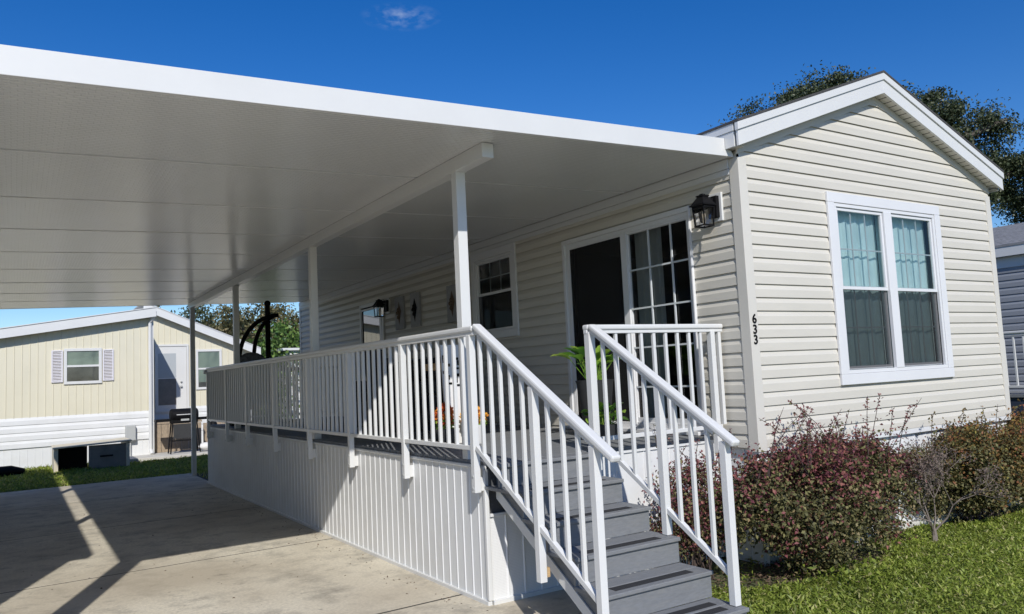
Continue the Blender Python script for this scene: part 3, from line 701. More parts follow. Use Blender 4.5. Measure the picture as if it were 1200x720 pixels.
rail(er, (RX - .06, 10.06, 2.0), (-.05, 10.06, 2.0)); rail(er, (RX, 10.06, 1.145), (-.05, 10.06, 1.145), .036, .034, 'bottom_rail')
for k in range(1, 17): bal(er, (RX + 2.45 * k / 17, 10.06, 1.155), (RX + 2.45 * k / 17, 10.06, 1.97))
# stair railings
lr = thing('stair_railing', 'white stair railing on the driveway side of the steps', 'railing', (RX, -.3, .3), 'white stair railings')
def lz(y): return 2.03 + (y - .376) * .575        # rail centre line
rail(lr, (RX, .41, lz(.41)), (RX, -1.13, lz(-1.13)))
def lb(y): return 1.115 + (y - .40) * .600
rail(lr, (RX, .46, lb(.46)), (RX, -.92, lb(-.92)), .034, .036, 'bottom_rail')
post(lr, RX, -.31, .33, lz(-.31) - .045); post(lr, RX, -.93, .17, lz(-.93) - .045)
mb = MB(); mb.box(RX + .027, RX + .05, -.335, -.285, .36, .42); mb.build('wood_block', M['tanwood'], lr)
for ys in ([.5 - .135 * k for k in range(1, 6)], [-.31 - .155 * k for k in range(1, 4)]):
    for y in ys: bal(lr, (RX, y, lb(y)), (RX, y, lz(y) - .04))
rr_ = thing('stair_railing', 'white stair railing on the lawn side of the steps', 'railing', (RXR, -.4, .2), 'white stair railings')
def xr_(y): return -1.535 + (y - .25) * .04
def rz_(y): return 2.018 + (y - .25) * .585
def rb(y): return 1.12 + (y - .22) * .588
rail(rr_, (xr_(.27), .27, rz_(.27)), (xr_(-1.19), -1.19, rz_(-1.19))); rail(rr_, (xr_(.27), .27, rb(.27)), (xr_(-1.07), -1.07, rb(-1.07)), .034, .036, 'bottom_rail')
p = post(rr_, RXR, .30, .93, 1.985, .062); post(rr_, xr_(-.49), -.49, .52, rz_(-.49) - .045); post(rr_, xr_(-1.09), -1.09, .176, rz_(-1.09) - .045)
mb = MB(); mb.box(RXR - .028, RXR + .028, .262, .27, .9, 1.06); mb.build('mounting_bracket', M['alu'], p)
for ys in ([.29 - .156 * k for k in range(1, 5)], [-.49 - .15 * k for k in range(1, 4)]):
    for y in ys: bal(rr_, (xr_(y), y, rb(y)), (xr_(y), y, rz_(y) - .04))

# staircase ------------------------------------------------------------------
stc = thing('staircase', 'grey composite porch stairs with black grip strips', 'stairs', (-2.0, -.4, 0))
TY, TD, RI = -1.169, .281, .1726
xa, xb = -2.455, -1.553
for k in range(5):
    y = TY + TD * k; z = RI * (k + 1)
    mb = MB(); mb.box(xa, xb, y, y + .142, z - .026, z); mb.box(xa, xb, y + .146, y + TD + .03 if k < 4 else y + .62, z - .026, z)
    t = mb.build('tread', M['comp'], stc, bevel=.005)
    mb = MB(); mb.box(-2.33, -1.68, y + .055, y + .125, z + .0005, z + .003); mb.build('grip_strip', M['grip'], t)
    if k == 0:
        mb = MB(); mb.box(-2.33, -1.66, y + .17, y + .235, z + .0005, z + .003); mb.build('grip_strip', M['grip'], t)
    mb = MB(); mb.box(xa + .012, xb - .005, y + .022, y + .042, z - RI + .003, z - .028); mb.build('riser', M['comp'], stc, bevel=.002)
k = 5; y = TY + TD * 5
mb = MB(); mb.box(xa, xb, y + .02, DY - .062, DZ - .027, DZ - .001); mb.build('tread', M['comp'], stc, bevel=.005)
mb = MB(); mb.box(xa + .012, xb - .005, y + .045, y + .065, RI * 5 + .003, DZ - .03); mb.build('riser', M['comp'], stc, bevel=.002)
def nl(y): return RI + (y - TY) * RI / TD
for x0, x1 in ((xa + .095, xa + .125), (xb - .075, xb - .045)):
    mb = MB(); y0, y1 = TY + .045, DY - .03
    poly = [(x0, y1, max(nl(y1) - .33, 0)), (x0, y1, DZ - .03)]
    yy = TY + TD * 5 + .046; poly += [(x0, yy, DZ - .03), (x0, yy, RI * 5 - .028)]
    for k in range(4, -1, -1):
        yk = TY + TD * k + .044
        poly += [(x0, yk, RI * (k + 1) - .028)]
        if k > 0: poly += [(x0, yk, RI * k - .028)]
    poly += [(x0, y0, .0), (x0, TY + TD * .56 + .1, 0.0)]
    mb.prism(poly, (x1 - x0, 0, 0)); mb.build('stringer', M['comp'], stc)
    xs = x0 - .014 if x0 < -2 else x1 + .003
    mb = MB()
    for (ya, yb) in ((DY - .04, -.10), (-.16, -.72)):
        mb.prism([(xs, ya, nl(ya) - .40), (xs, ya, nl(ya) - .315), (xs, yb, nl(yb) - .315), (xs, yb, nl(yb) - .40)], (.011, 0, 0))
    mb.build('stringer_flashing', M['alu'], stc)

# ------------------------------------------------------------------ things on the deck
def patio_chair(loc, rot, label):
    r = thing('patio_chair', label, 'chair', (0, 0, 0), 'black chairs on the porch')
    for sx in (-1, 1):
        mb = MB(); mb.tube([(sx * .26, -.24, 0), (sx * .27, -.25, .62), (sx * .27, .15, .64)], .014); mb.build('leg', M['black'], r)
        mb = MB(); mb.tube([(sx * .25, .22, 0), (sx * .24, .2, .45), (sx * .22, .32, 1.0)], .014); mb.build('leg', M['black'], r)
        mb = MB(); mb.box(sx * .27 - .03, sx * .27 + .03, -.26, .2, .64, .66); mb.build('armrest', M['black'], r, bevel=.004)
    mb = MB(); mb.box(-.25, .25, -.25, .24, .40, .43); mb.build('seat', M['wicker'], r, bevel=.006)
    mb = MB(); mb.bar((0, .2, .45), (0, .33, 1.0), .44, .03, up=(0, 1, 0)); mb.build('backrest', M['wicker'], r, bevel=.006)
    r.rotation_euler = (0, 0, rot); r.location = loc; return r
pc = patio_chair((-1.55, 4.05, DZ), math.radians(100), 'black patio chair on the porch behind the railing, beside the far post')
for (lc, rt, lb_) in (((-.75, 7.0, DZ), -90, 'black patio chair against the porch wall below the wall boards'),):
    c = dup(pc, lc, lb_); c.rotation_euler = (0, 0, math.radians(rt))
lv = thing('patio_loveseat', 'dark patio loveseat with black cushions against the porch wall', 'sofa', (-1.0, 5.2, DZ))
mb = MB(); mb.box(-1.45, -.62, 4.42, 6.02, DZ + .08, DZ + .36); mb.build('frame', M['wicker'], lv, bevel=.01)
for y0, y1 in ((4.32, 4.42), (6.02, 6.12)): mb = MB(); mb.box(-1.45, -.62, y0, y1, DZ, DZ + .62); mb.build('armrest', M['wicker'], lv, bevel=.012)
mb = MB(); mb.bar((-.68, 5.22, DZ + .3), (-.56, 5.22, DZ + .92), 1.6, .08, up=(1, 0, 0)); mb.build('backrest', M['wicker'], lv, bevel=.012)
M['blackcush'] = mat('black_cushion', (.016, .016, .018), .9, bump=.2, bscale=80)
for y0, y1 in ((4.44, 5.21), (5.23, 6.0)):
    mb = MB(); mb.box(-1.44, -.74, y0, y1, DZ + .365, DZ + .50); mb.build('seat_cushion', M['blackcush'], lv, bevel=.03)
    mb = MB(); mb.bar((-.78, (y0 + y1) / 2, DZ + .51), (-.66, (y0 + y1) / 2, DZ + .90), y1 - y0, .12, up=(1, 0, 0)); mb.build('back_cushion', M['blackcush'], lv, bevel=.03)
# cart with tan wooden top
ct = thing('serving_cart', 'dark porch cart with a tan wooden top, near the railing corner', 'cart', (-1.55, 2.55, DZ))
mb = MB(); mb.box(-1.75, -1.35, 2.52, 2.95, 1.76, 1.83); mb.build('cart_top', M['tanwood'], ct, bevel=.006)
for zz in (1.2, 1.5): mb = MB(); mb.box(-1.72, -1.38, 2.55, 2.92, zz, zz + .025); mb.build('shelf', M['black'], ct, bevel=.003)
for x in (-1.73, -1.37):
    for y in (2.54, 2.93): mb = MB(); mb.box(x - .015, x + .015, y - .015, y + .015, DZ, 1.76); mb.build('leg', M['black'], ct)
# leaning porch sign
sg = thing('porch_sign', 'tall narrow white porch sign with black markings, leaning behind the railing', 'sign', (-1.75, 2.2, DZ))
mb = MB(); mb.prism([(-1.87, 2.16, DZ + .002), (-1.63, 2.16, DZ + .002), (-1.63, 2.24, 2.0), (-1.87, 2.24, 2.0)], (0, .022, 0)); mb.build('board', M['whitepot'], sg, bevel=.003)
mb = MB()
for (x, z, ww, hh) in ((-1.835, 1.86, .05, .075), (-1.80, 1.80, .035, .03), (-1.835, 1.73, .06, .03), (-1.815, 1.68, .04, .045), (-1.80, 1.62, .05, .02), (-1.71, 1.86, .05, .025), (-1.69, 1.82, .02, .05), (-1.71, 1.765, .05, .02), (-1.70, 1.70, .045, .03), (-1.72, 1.655, .02, .06), (-1.70, 1.60, .05, .02)):
    yy = 2.16 + .08 * (z - DZ) / .964
    mb.box(x - ww / 2, x + ww / 2, yy - .006, yy + .002, z - hh / 2, z + hh / 2)
mb.build('lettering', M['black'], sg)
def pot_plant(name, label, cat, loc, prof, potm, group=None):
    r = thing(name, label, cat, loc, group); mb = MB(); mb.lathe(prof, loc, 24); mb.build('pot', potm, r, smooth=True)
    x, y, z = loc; rt, zt = max(p[0] for p in prof), prof[-1][1]
    mb = MB(); mb.lathe([(.01, zt - .03), (rt * .85, zt - .03), (rt * .85, zt - .02)], loc, 20); mb.build('potting_soil', M['compdark'], r)
    return r, Vector((x, y, z + zt))
def blossoms(par, c, n, rad, mt, hz=.7):
    d = rdir(n, .4); c = np.array(c)
    P = c + d * RNG.uniform(.55, 1, (n, 1)) * np.array([rad, rad, rad * hz])
    D = d * .6 + rdir(n) * .6; D /= np.linalg.norm(D, axis=1, keepdims=True)
    np_mesh('blossom', kites(P, D, rdir(n, .5), np.full(n, .035), np.full(n, .028)), mt, par)
r, c = pot_plant('flower_pot', 'white pot of orange mums on the porch behind the corner post', 'flower pot', (-1.66, 2.0, DZ), [(.07, 0), (.08, .03), (.10, .16), (.105, .18)], M['whitepot'], 'potted autumn flowers')
blossoms(r, c + Vector((0, 0, .07)), 420, .12, M['flower_o']); blossoms(r, c + Vector((0, 0, .03)), 160, .12, M['peace'])
r, c = pot_plant('flower_pot', 'dark pot of red and yellow mums on the porch beside the white sign', 'flower pot', (-1.95, 2.05, DZ), [(.08, 0), (.1, .03), (.12, .14), (.125, .16)], M['charcoal'], 'potted autumn flowers')
blossoms(r, c + Vector((0, 0, .12)), 320, .09, M['flower_r'], 1.2); blossoms(r, c + Vector((0, 0, .05)), 160, .09, M['peace'])
def blades(par, c, n, ln, wd, up=.9, spread=.08, droop=.5, tmax=.75):
    """arching glossy leaves on stalks"""
    mb = MB(); Q = []; c = Vector(c)
    for i in range(n):
        a = random.uniform(0, 6.283); tilt = random.uniform(.05, tmax); l = ln * random.uniform(.5, 1.15)
        d = Vector((math.cos(a) * math.sin(tilt), math.sin(a) * math.sin(tilt), math.cos(tilt)))
        b = c + Vector((math.cos(a), math.sin(a), 0)) * random.uniform(0, spread)
        s1 = b + d * l * .55
        mb.tube([b, b + d * l * .3, s1], [.004, .0035, .003], 5)
        side = d.cross(Z).normalized(); dd = (d + Vector((math.cos(a), math.sin(a), -.25)) * droop).normalized()
        w_ = wd * random.uniform(.7, 1.2); ll = l * .5
        nn = side.cross(dd).normalized()
        pts = []
        for t in (0, .25, .55, .8, 1.0):
            p = s1 + dd * ll * t - Z * (ll * .35 * t * t); ww = w_ * math.sin(math.pi * min(t * .9 + .06, 1)) ** .8
            if t == 1.0: ww = .001
            pts += [p - side * ww / 2 + nn * ww * .18, p, p + side * ww / 2 + nn * ww * .18]
        mb.k = 0; mb.add(pts, [(j * 3, j * 3 + 1, j * 3 + 4, j * 3 + 3) for j in range(4)] + [(j * 3 + 1, j * 3 + 2, j * 3 + 5, j * 3 + 4) for j in range(4)])
    mb.build('foliage', M['peace'], par, fix=False, smooth=True)
r, c = pot_plant('potted_plant', 'tall charcoal planter with a broad-leaved green plant by the sliding door', 'potted plant', (-.60, 1.45, DZ), [(.11, 0), (.12, .02), (.18, .52), (.19, .55)], M['charcoal'], 'potted plants by the sliding door')
blades(r, c, 44, .42, .16, tmax=.7)
r, c = pot_plant('potted_plant', 'small pot of trailing green leaves at the foot of the tall planter', 'potted plant', (-.74, 1.12, DZ), [(.07, 0), (.085, .02), (.10, .12), (.105, .14)], M['charcoal'], 'potted plants by the sliding door')
blades(r, c, 26, .25, .12, droop=.7, tmax=1.2)
# hanging egg chair
ec = thing('egg_chair', 'black hanging egg chair with curved stand at the far end of the porch', 'swing chair', (-1.6, 9.3, DZ))
mb = MB(); mb.tube([(-1.62 , 9.35, DZ + .03), (-1.62, 9.35, 3.12)], .045, 12); mb.build('pole', M['black'], ec)
mb = MB(); mb.ball((-1.62, 9.35, 3.14), .06); mb.build('finial', M['black'], ec, smooth=True)
for dx_, dy_, e in ((-.62, -.1, 2.15), (-.32, .12, 2.2)):
    mb = MB(); pts = []
    for t in range(13):
        a = math.pi / 2 * t / 12
        pts.append((-1.45 + (dx_ - .08) * math.sin(a) + .0, 9.3 + dy_ * math.sin(a), e + (2.93 - e) * math.cos(a)))
    mb.tube(pts, .036, 10); mb.build('arm', M['black'], ec, smooth=True)
mb = MB(); mb.lathe([(.52, 0), (.56, .02), (.56, .05), (.5, .05)], (-1.75, 9.3, DZ), 28); mb.build('base_ring', M['black'], ec)
mb = MB(); mb.lathe([(.12, 1.3), (.34, 1.42), (.42, 1.62), (.42, 1.85), (.36, 2.0), (.3, 2.02)], (-1.95, 9.28, 0), 24); mb.build('basket', M['wicker'], ec, smooth=True)
mb = MB(); mb.ball((-1.95, 9.2, 2.08), .27, .1, .2); mb.build('cushion', M['fabric'], ec, smooth=True)

# ------------------------------------------------------------------ tan home across the lawn
nb = thing('mobile_home', 'tan vertical-sided mobile home with white fascia, beyond the driveway end', 'house', (-4, 18.5, 0))
NX0, NX1, NYW, NY2, NXR = -12.0, -2.30, 18.02, 20.5, .85
def nz(x): return 3.90 + .156 * (x + 2.25) if x <= -2.25 else 4.157 - .424 * (x + 1.90)
NSEG = ((NX0, -2.25, 17.76), (-2.24, 1.1, 20.25))
mb = MB(); vert(mb, (0, NYW, 0), (1, 0, 0), (0, -1, 0), NX0, NX1, lambda a: 1.2, lambda a: nz(a) - .02, pitch=.165, rib=.012, rw=.014)
vert(mb, (0, NY2, 0), (1, 0, 0), (0, -1, 0), NX1, NXR, lambda a: 1.2, lambda a: nz(a) - .02, pitch=.165, rib=.012, rw=.014)
mb.build('siding', M['ntan'], nb)
mb = MB(); lap(mb, (0, NYW, 0), (1, 0, 0), (0, -1, 0), [.47 + .185 * i for i in range(4)], lambda z: (NX0, NX1), h=.185)
lap(mb, (0, NY2, 0), (1, 0, 0), (0, -1, 0), [.47 + .185 * i for i in range(4)], lambda z: (NX1, NXR), h=.185); mb.build('white_band', M['skirt'], nb)
mb = MB(); vert(mb, (0, NYW + .02, 0), (1, 0, 0), (0, -1, 0), NX0, NX1, lambda a: -.06, lambda a: .47, pitch=.16, rib=.005); vert(mb, (0, NY2, 0), (1, 0, 0), (0, -1, 0), NX1, NXR, lambda a: -.06, lambda a: .47, pitch=.16, rib=.005); mb.build('skirting', M['skirt'], nb)
mb = MB(); mb.box(NX1 - .02, NX1, NYW + .001, NY2 + .4, -.06, 3.86); mb.box(NXR - .02, NXR, NY2 + .001, 30, -.06, 3.0); mb.build('return_wall', M['ntan'], nb)
mb = MB()
for a, b, yy in NSEG:
    mb.prism([(a, yy, nz(a) - .235), (b, yy, nz(b) - .235), (b, yy, nz(b)), (a, yy, nz(a))], (0, .03, 0))
mb.build('fascia', M['white'], nb, bevel=.003)
mb = MB()
for a, b, yy in NSEG:
    mb.prism([(a, yy - .02, nz(a) + .002), (b, yy - .02, nz(b) + .002), (b, yy - .02, nz(b) + .022), (a, yy - .02, nz(a) + .022)], (0, 11, 0))
mb.build('roof', M['white'], nb)
mb = MB()
for a, b, yy in NSEG: mb.quad((a, yy + .03, nz(a) - .2), (b, yy + .03, nz(b) - .2), (b, yy + .25, nz(b) - .2), (a, yy + .25, nz(a) - .2))
mb.build('soffit', M['white'], nb)
wf = MB(); frame_rect(wf, 'x', NYW - .012, -4.36, -3.51, 1.97, 2.87, .07, 0, .03); wn = wf.build('window', M['white'], nb, bevel=.004)
mb = MB(); mb.box(-4.29, -3.58, NYW - .03, NYW - .013, 2.40, 2.45); mb.build('meeting_rail', M['white'], wn)
mb = MB(); pane(mb, 'x', NYW - .018, -4.29, -3.58, 2.04, 2.80); mb.build('pane', M['glass'], wn, fix=False)
mb = MB(); mb.box(-4.29, -3.58, NYW - .0165, NYW - .0145, 2.43, 2.80)
mb.build('blind', M['nblind'], wn)
mb = MB(); mb.box(-4.29, -3.58, NYW - .0165, NYW - .0145, 2.04, 2.42); mb.build('dark_room', M['boxfront'], wn)
for a, b in ((-4.63, -4.38), (-3.49, -3.24)):
    mb = MB(); frame_rect(mb, 'x', NYW - .01, a, b, 2.03, 2.83, .03, 0, .03)
    for i in range(19): mb.bar((a + .03, NYW - .022, 2.08 + i * .038), (b - .03, NYW - .022, 2.08 + i * .038), .03, .006, up=(0, -.6, .8))
    mb.build('shutter', M['nshutter'], nb)
# downspout at the corner
mb = MB(); mb.tube([(-2.28, 17.8, 3.8), (-2.28, 17.82, 3.68), (-2.38, 17.95, 3.5), (-2.38, 17.95, .2), (-2.36, 17.85, .08)], .045, 8); mb.build('downspout', M['white'], nb)
mb = MB(); mb.box(NX1 - .08, NX1 + .012, NYW - .022, NYW - .002, -.05, 3.7); mb.build('corner_trim', M['white'], nb)
# door
df = MB(); frame_rect(df, 'x', NY2 - .012, -1.92, -.985, 1.07, 3.07, .06, 0, .04); dn = df.build('door', M['white'], nb, bevel=.003)
mb = MB(); mb.box(-1.86, -1.05, NY2 - .03, NY2 - .012, 1.10, 3.01); mb.build('door_leaf', M['white'], dn)
mb = MB(); mb.box(-1.83, -1.34, NY2 - .036, NY2 - .031, 1.28, 2.05); mb.build('dark_panel', M['boxfront'], dn)
mb = MB(); mb.box(-1.83, -1.34, NY2 - .036, NY2 - .031, 2.08, 2.80); mb.build('upper_panel', mat('pale_glass', (.42, .45, .47), .2), dn)
mb = MB(); mb.ball((-1.20, NY2 - .06, 1.81), .035); mb.ball((-1.20, NY2 - .055, 1.95), .03); mb.build('handle', M['util'], dn)
wf = MB(); frame_rect(wf, 'x', NY2 - .012, -.785, -.03, 1.69, 2.90, .07, 0, .03); wn = wf.build('window', M['white'], nb, bevel=.004)
mb = MB(); mb.box(-.71, -.10, NY2 - .0165, NY2 - .0145, 1.91, 2.83); mb.build('blind', M['nblind'], wn)
mb = MB(); mb.box(-.71, -.10, NY2 - .0165, NY2 - .0145, 1.76, 1.905); mb.build('dark_room', M['boxfront'], wn)
mb = MB(); mb.box(-.71, -.10, NY2 - .03, NY2 - .013, 2.29, 2.34); mb.build('meeting_rail', M['white'], wn)
mb = MB(); pane(mb, 'x', NY2 - .018, -.71, -.10, 1.76, 2.83); mb.build('pane', M['glass'], wn, fix=False)
ub = MB(); ub.box(-2.98, -2.74, NYW - .16, NYW - .03, .46, .86); ub = ub.build('utility_box', M['util'], bevel=.02); tag(ub, 'small grey utility box on the white lower wall of the tan home', 'utility box')
mb = MB(); mb.tube([(-2.86, NYW - .06, .46), (-2.86, NYW - .06, .0)], .015); mb.build('conduit', M['util'], ub)
# wooden landing
ld = thing('wooden_landing', 'weathered wooden landing below the tan home door', 'steps', (-1.7, 18.7, .06))
for i in range(7): mb = MB(); mb.box(-2.24 + i * .17, -2.08 + i * .17, 18.30, 18.33, .065, .80); mb.build('side_board', M['wood'], ld)
mb = MB(); mb.box(-2.26, -1.04, 18.29, 20.4, .81, .86); mb.build('landing_top', M['wood'], ld, bevel=.004)
for i in range(5): mb = MB(); mb.box(-.92 + i * .17, -.76 + i * .17, 18.75, 18.78, .065, .75); mb.build('side_board', M['wood'], ld)
# open crawl-space box
bx = thing('storage_box', 'low cream-topped box with a dark open front beside the tan home', 'box', (-3.9, 16.6, 0))
mb = MB(); mb.prism([(-4.66, 15.93, .50), (-3.06, 15.93, .56), (-3.06, 15.93, .59), (-4.66, 15.93, .53)], (0, 1.3, 0)); mb.build('lid', M['cream'], bx, bevel=.006)
mb = MB(); mb.box(-4.64, -4.56, 15.96, 17.15, -.05, .495); mb.build('side_wall', M['cream'], bx)
mb = MB(); mb.box(-3.17, -3.1, 15.97, 17.15, -.05, .54); mb.build('side_wall', M['cream'], bx)
mb = MB(); mb.box(-3.95, -3.175, 15.975, 16.0, -.05, .52); mb.build('front_panel', M['boxfront'], bx)
mb = MB(); mb.box(-3.72, -3.45, 15.963, 15.974, .24, .28); mb.build('slot', M['black'], bx)
mb = MB(); mb.box(-4.55, -3.96, 16.3, 16.33, -.05, .50); mb.build('back_panel', M['black'], bx)
pp = MB(); pp.tube([(-8.0, 16.4, .06), (-6.2, 16.35, .07), (-5.45, 16.3, .08), (-5.2, 16.35, .05)], [.12, .12, .12, .06], 10); tag(pp.build('drain_pipe', M['black'], smooth=True), 'black pipe lying on the grass at the left edge of the tan home', 'pipe')
# grill
gr = thing('barbecue_grill', 'black gas grill on a stand in front of the tan home door', 'grill', (-1.62, 17.5, .06))
mb = MB(); mb.lathe([(.02, -.34), (.13, -.335), (.16, -.3), (.16, .3), (.13, .335), (.02, .34)], (0, 0, 0), 18)
mb.v = [Vector((-1.64 + v.z, 17.5 + v.x * 1.3, 1.05 + v.y * 1.05)) for v in mb.v]; mb.build('lid', M['black'], gr, smooth=True)
mb = MB(); mb.box(-1.97, -1.31, 17.36, 17.64, .84, 1.02); mb.build('firebox', M['black'], gr, bevel=.02)
mb = MB(); mb.box(-1.74, -1.54, 17.335, 17.355, .90, .96); mb.build('control_panel', M['util'], gr)
for x0, x1 in ((-2.34, -2.0), (-1.28, -.98)): mb = MB(); mb.box(x0, x1, 17.34, 17.66, .90, .965); mb.build('side_shelf', M['black'], gr, bevel=.004)
for x, xe in ((-1.93, -2.0), (-1.35, -1.28)):
    for y, ye in ((17.38, 17.3), (17.62, 17.68)): mb = MB(); mb.tube([(x, y, .9), (xe, ye, .07)], .018); mb.build('leg', M['black'], gr)
mb = MB(); mb.box(-1.92, -1.36, 17.375, 17.39, .45, .82); mb.build('front_cover', M['charcoal'], gr)
mb = MB(); mb.tube([(-1.85, 17.3, 1.06), (-1.42, 17.3, 1.06)], .012); mb.build('handle', M['alu'], gr)
mb = MB(); mb.box(-1.97, -1.33, 17.34, 17.66, .38, .40); mb.build('bottom_shelf', M['black'], gr)
gs = thing('garden_ornament', 'small white garden figure with a dark head beside the grill', 'statue', (-.98, 17.4, .06))
mb = MB(); mb.lathe([(.1, 0), (.12, .05), (.1, .2), (.11, .42), (.07, .55), (.05, .58)], (-.92, 17.4, .06), 16); mb.build('body', M['whitepot'], gs, smooth=True)
mb = MB(); mb.ball((-.93, 17.38, .74), .1, .1, .12); mb.build('head', M['black'], gs, smooth=True)
mb = MB(); mb.ball((-1.12, 17.36, .2), .2, .14, .1); mb.build('base', M['whitepot'], gs, smooth=True)

# ------------------------------------------------------------------ grey home on the right
gh = thing('mobile_home', 'grey lap-sided home with grey shingle roof, right of the cream home', 'house', (10, 6, 0))
GX, GY = 8.5, -1.5
mb = MB(); lap(mb, (GX, 0, 0), (0, 1, 0), (-1, 0, 0), [.95 + HC * i for i in range(20)], lambda z: (GY, 14)); lap(mb, (0, GY, 0), (1, 0, 0), (0, -1, 0), [.95 + HC * i for i in range(20)], lambda z: (GX, 13)); mb.build('siding', M['gsiding'], gh)
mb = MB(); mb.box(GX + .02, 13, GY + .02, 14, -.05, .95); mb.build('skirting', M['navy'], gh)
mb = MB(); mb.box(GX - .13, GX - .10, GY - .15, 14.2, 3.24, 3.43); mb.build('eave_fascia', M['white'], gh, bevel=.003)
mb = MB(); mb.box(GX - .025, GX - .001, GY, 14, 3.06, 3.24); mb.build('frieze_board', M['white'], gh)
mb = MB(); mb.quad((GX - .1, GY, 3.27), (GX, GY, 3.27), (GX, 14, 3.27), (GX - .1, 14, 3.27)); mb.build('soffit', M['white'], gh)
mb = MB()
for i in range(16):
    a, b = i * .16, (i + 1) * .16 + .02
    mb.prism([(GX - .14 + a, GY - .2, 3.43 + a * .27 + .012), (GX - .14 + b, GY - .2, 3.43 + b * .27 + .002), (GX - .14 + b, GY - .2, 3.40 + b * .27), (GX - .14 + a, GY - .2, 3.40 + a * .27)], (0, 14.5, 0))
mb.prism([(GX + 2.43, GY - .2, 4.125), (13.3, GY - .2, 3.43), (13.3, GY - .2, 3.4), (GX + 2.43, GY - .2, 4.09)], (0, 14.5, 0))
mb.build('roof', M['shingle_grey'], gh)
gd = thing('porch_deck', 'navy-skirted side porch of the grey home, at the right edge', 'deck', (8, 1, 0))
mb = MB(); mb.box(7.35, GX - .02, -1.2, 2.6, .98, 1.02); mb.build('deck_floor', M['comp'], gd)
mb = MB(); mb.box(7.38, 7.42, -1.2, 2.6, -.05, .97); mb.box(7.42, GX, 2.55, 2.59, -.05, .97); mb.build('skirting', M['navy'], gd)
gr2 = thing('deck_railing', 'white railing of the grey home porch at the right edge', 'railing', (7.4, 1, 1.0), 'white aluminium railings')
rail(gr2, (7.4, -1.2, 1.96), (7.4, 2.6, 1.96)); rail(gr2, (7.4, -1.2, 1.14), (7.4, 2.6, 1.14), .036, .034, 'bottom_rail')
for k in range(5): post(gr2, 7.4, -1.2 + 3.8 * k / 4, .98, 1.93)
for k in range(1, 27): bal(gr2, (7.4, -1.2 + 3.8 * k / 27, 1.15), (7.4, -1.2 + 3.8 * k / 27, 1.93))

# ------------------------------------------------------------------ home left of the driveway (casts the left shadow)
lh = thing('mobile_home', 'pale home on the left side of the driveway, outside the picture', 'house', (-8.6, 6, 0))
LX = -6.56; LYF = .42
mb = MB(); lap(mb, (LX, 0, 0), (0, 1, 0), (1, 0, 0), [.5 + HC * i for i in range(26)], lambda z: (LYF, 12.4)); lap(mb, (0, LYF, 0), (1, 0, 0), (0, -1, 0), [.5 + HC * i for i in range(26)], lambda z: (-10.6, LX)); mb.build('siding', M['vinyl'], lh)
mb = MB(); mb.box(-10.6, LX - .02, LYF + .02, 12.4, 0, .52); mb.build('skirting', M['skirt'], lh)
mb = MB(); mb.prism([(LX + .12, .35, 3.62), (-8.58, .35, 4.40), (-10.72, .35, 3.62), (-10.72, .35, 3.5), (LX + .12, .35, 3.5)], (0, 12.2, 0)); mb.build('roof', M['shingle_grey'], lh)
mb = MB(); mb.box(LX + .121, LX + .14, .34, 12.5, 3.5, 3.66); mb.build('eave_fascia', M['white'], lh)
for y in (3.0, 8.0):
    wf = MB()
    wf.box(LX + .014, LX + .04, y, y + 1.1, 1.6, 2.8); wn = wf.build('window', M['trim'], lh, bevel=.004)
    mb = MB(); mb.box(LX + .041, LX + .044, y + .1, y + 1.0, 1.7, 2.7); mb.build('pane', gm, wn)

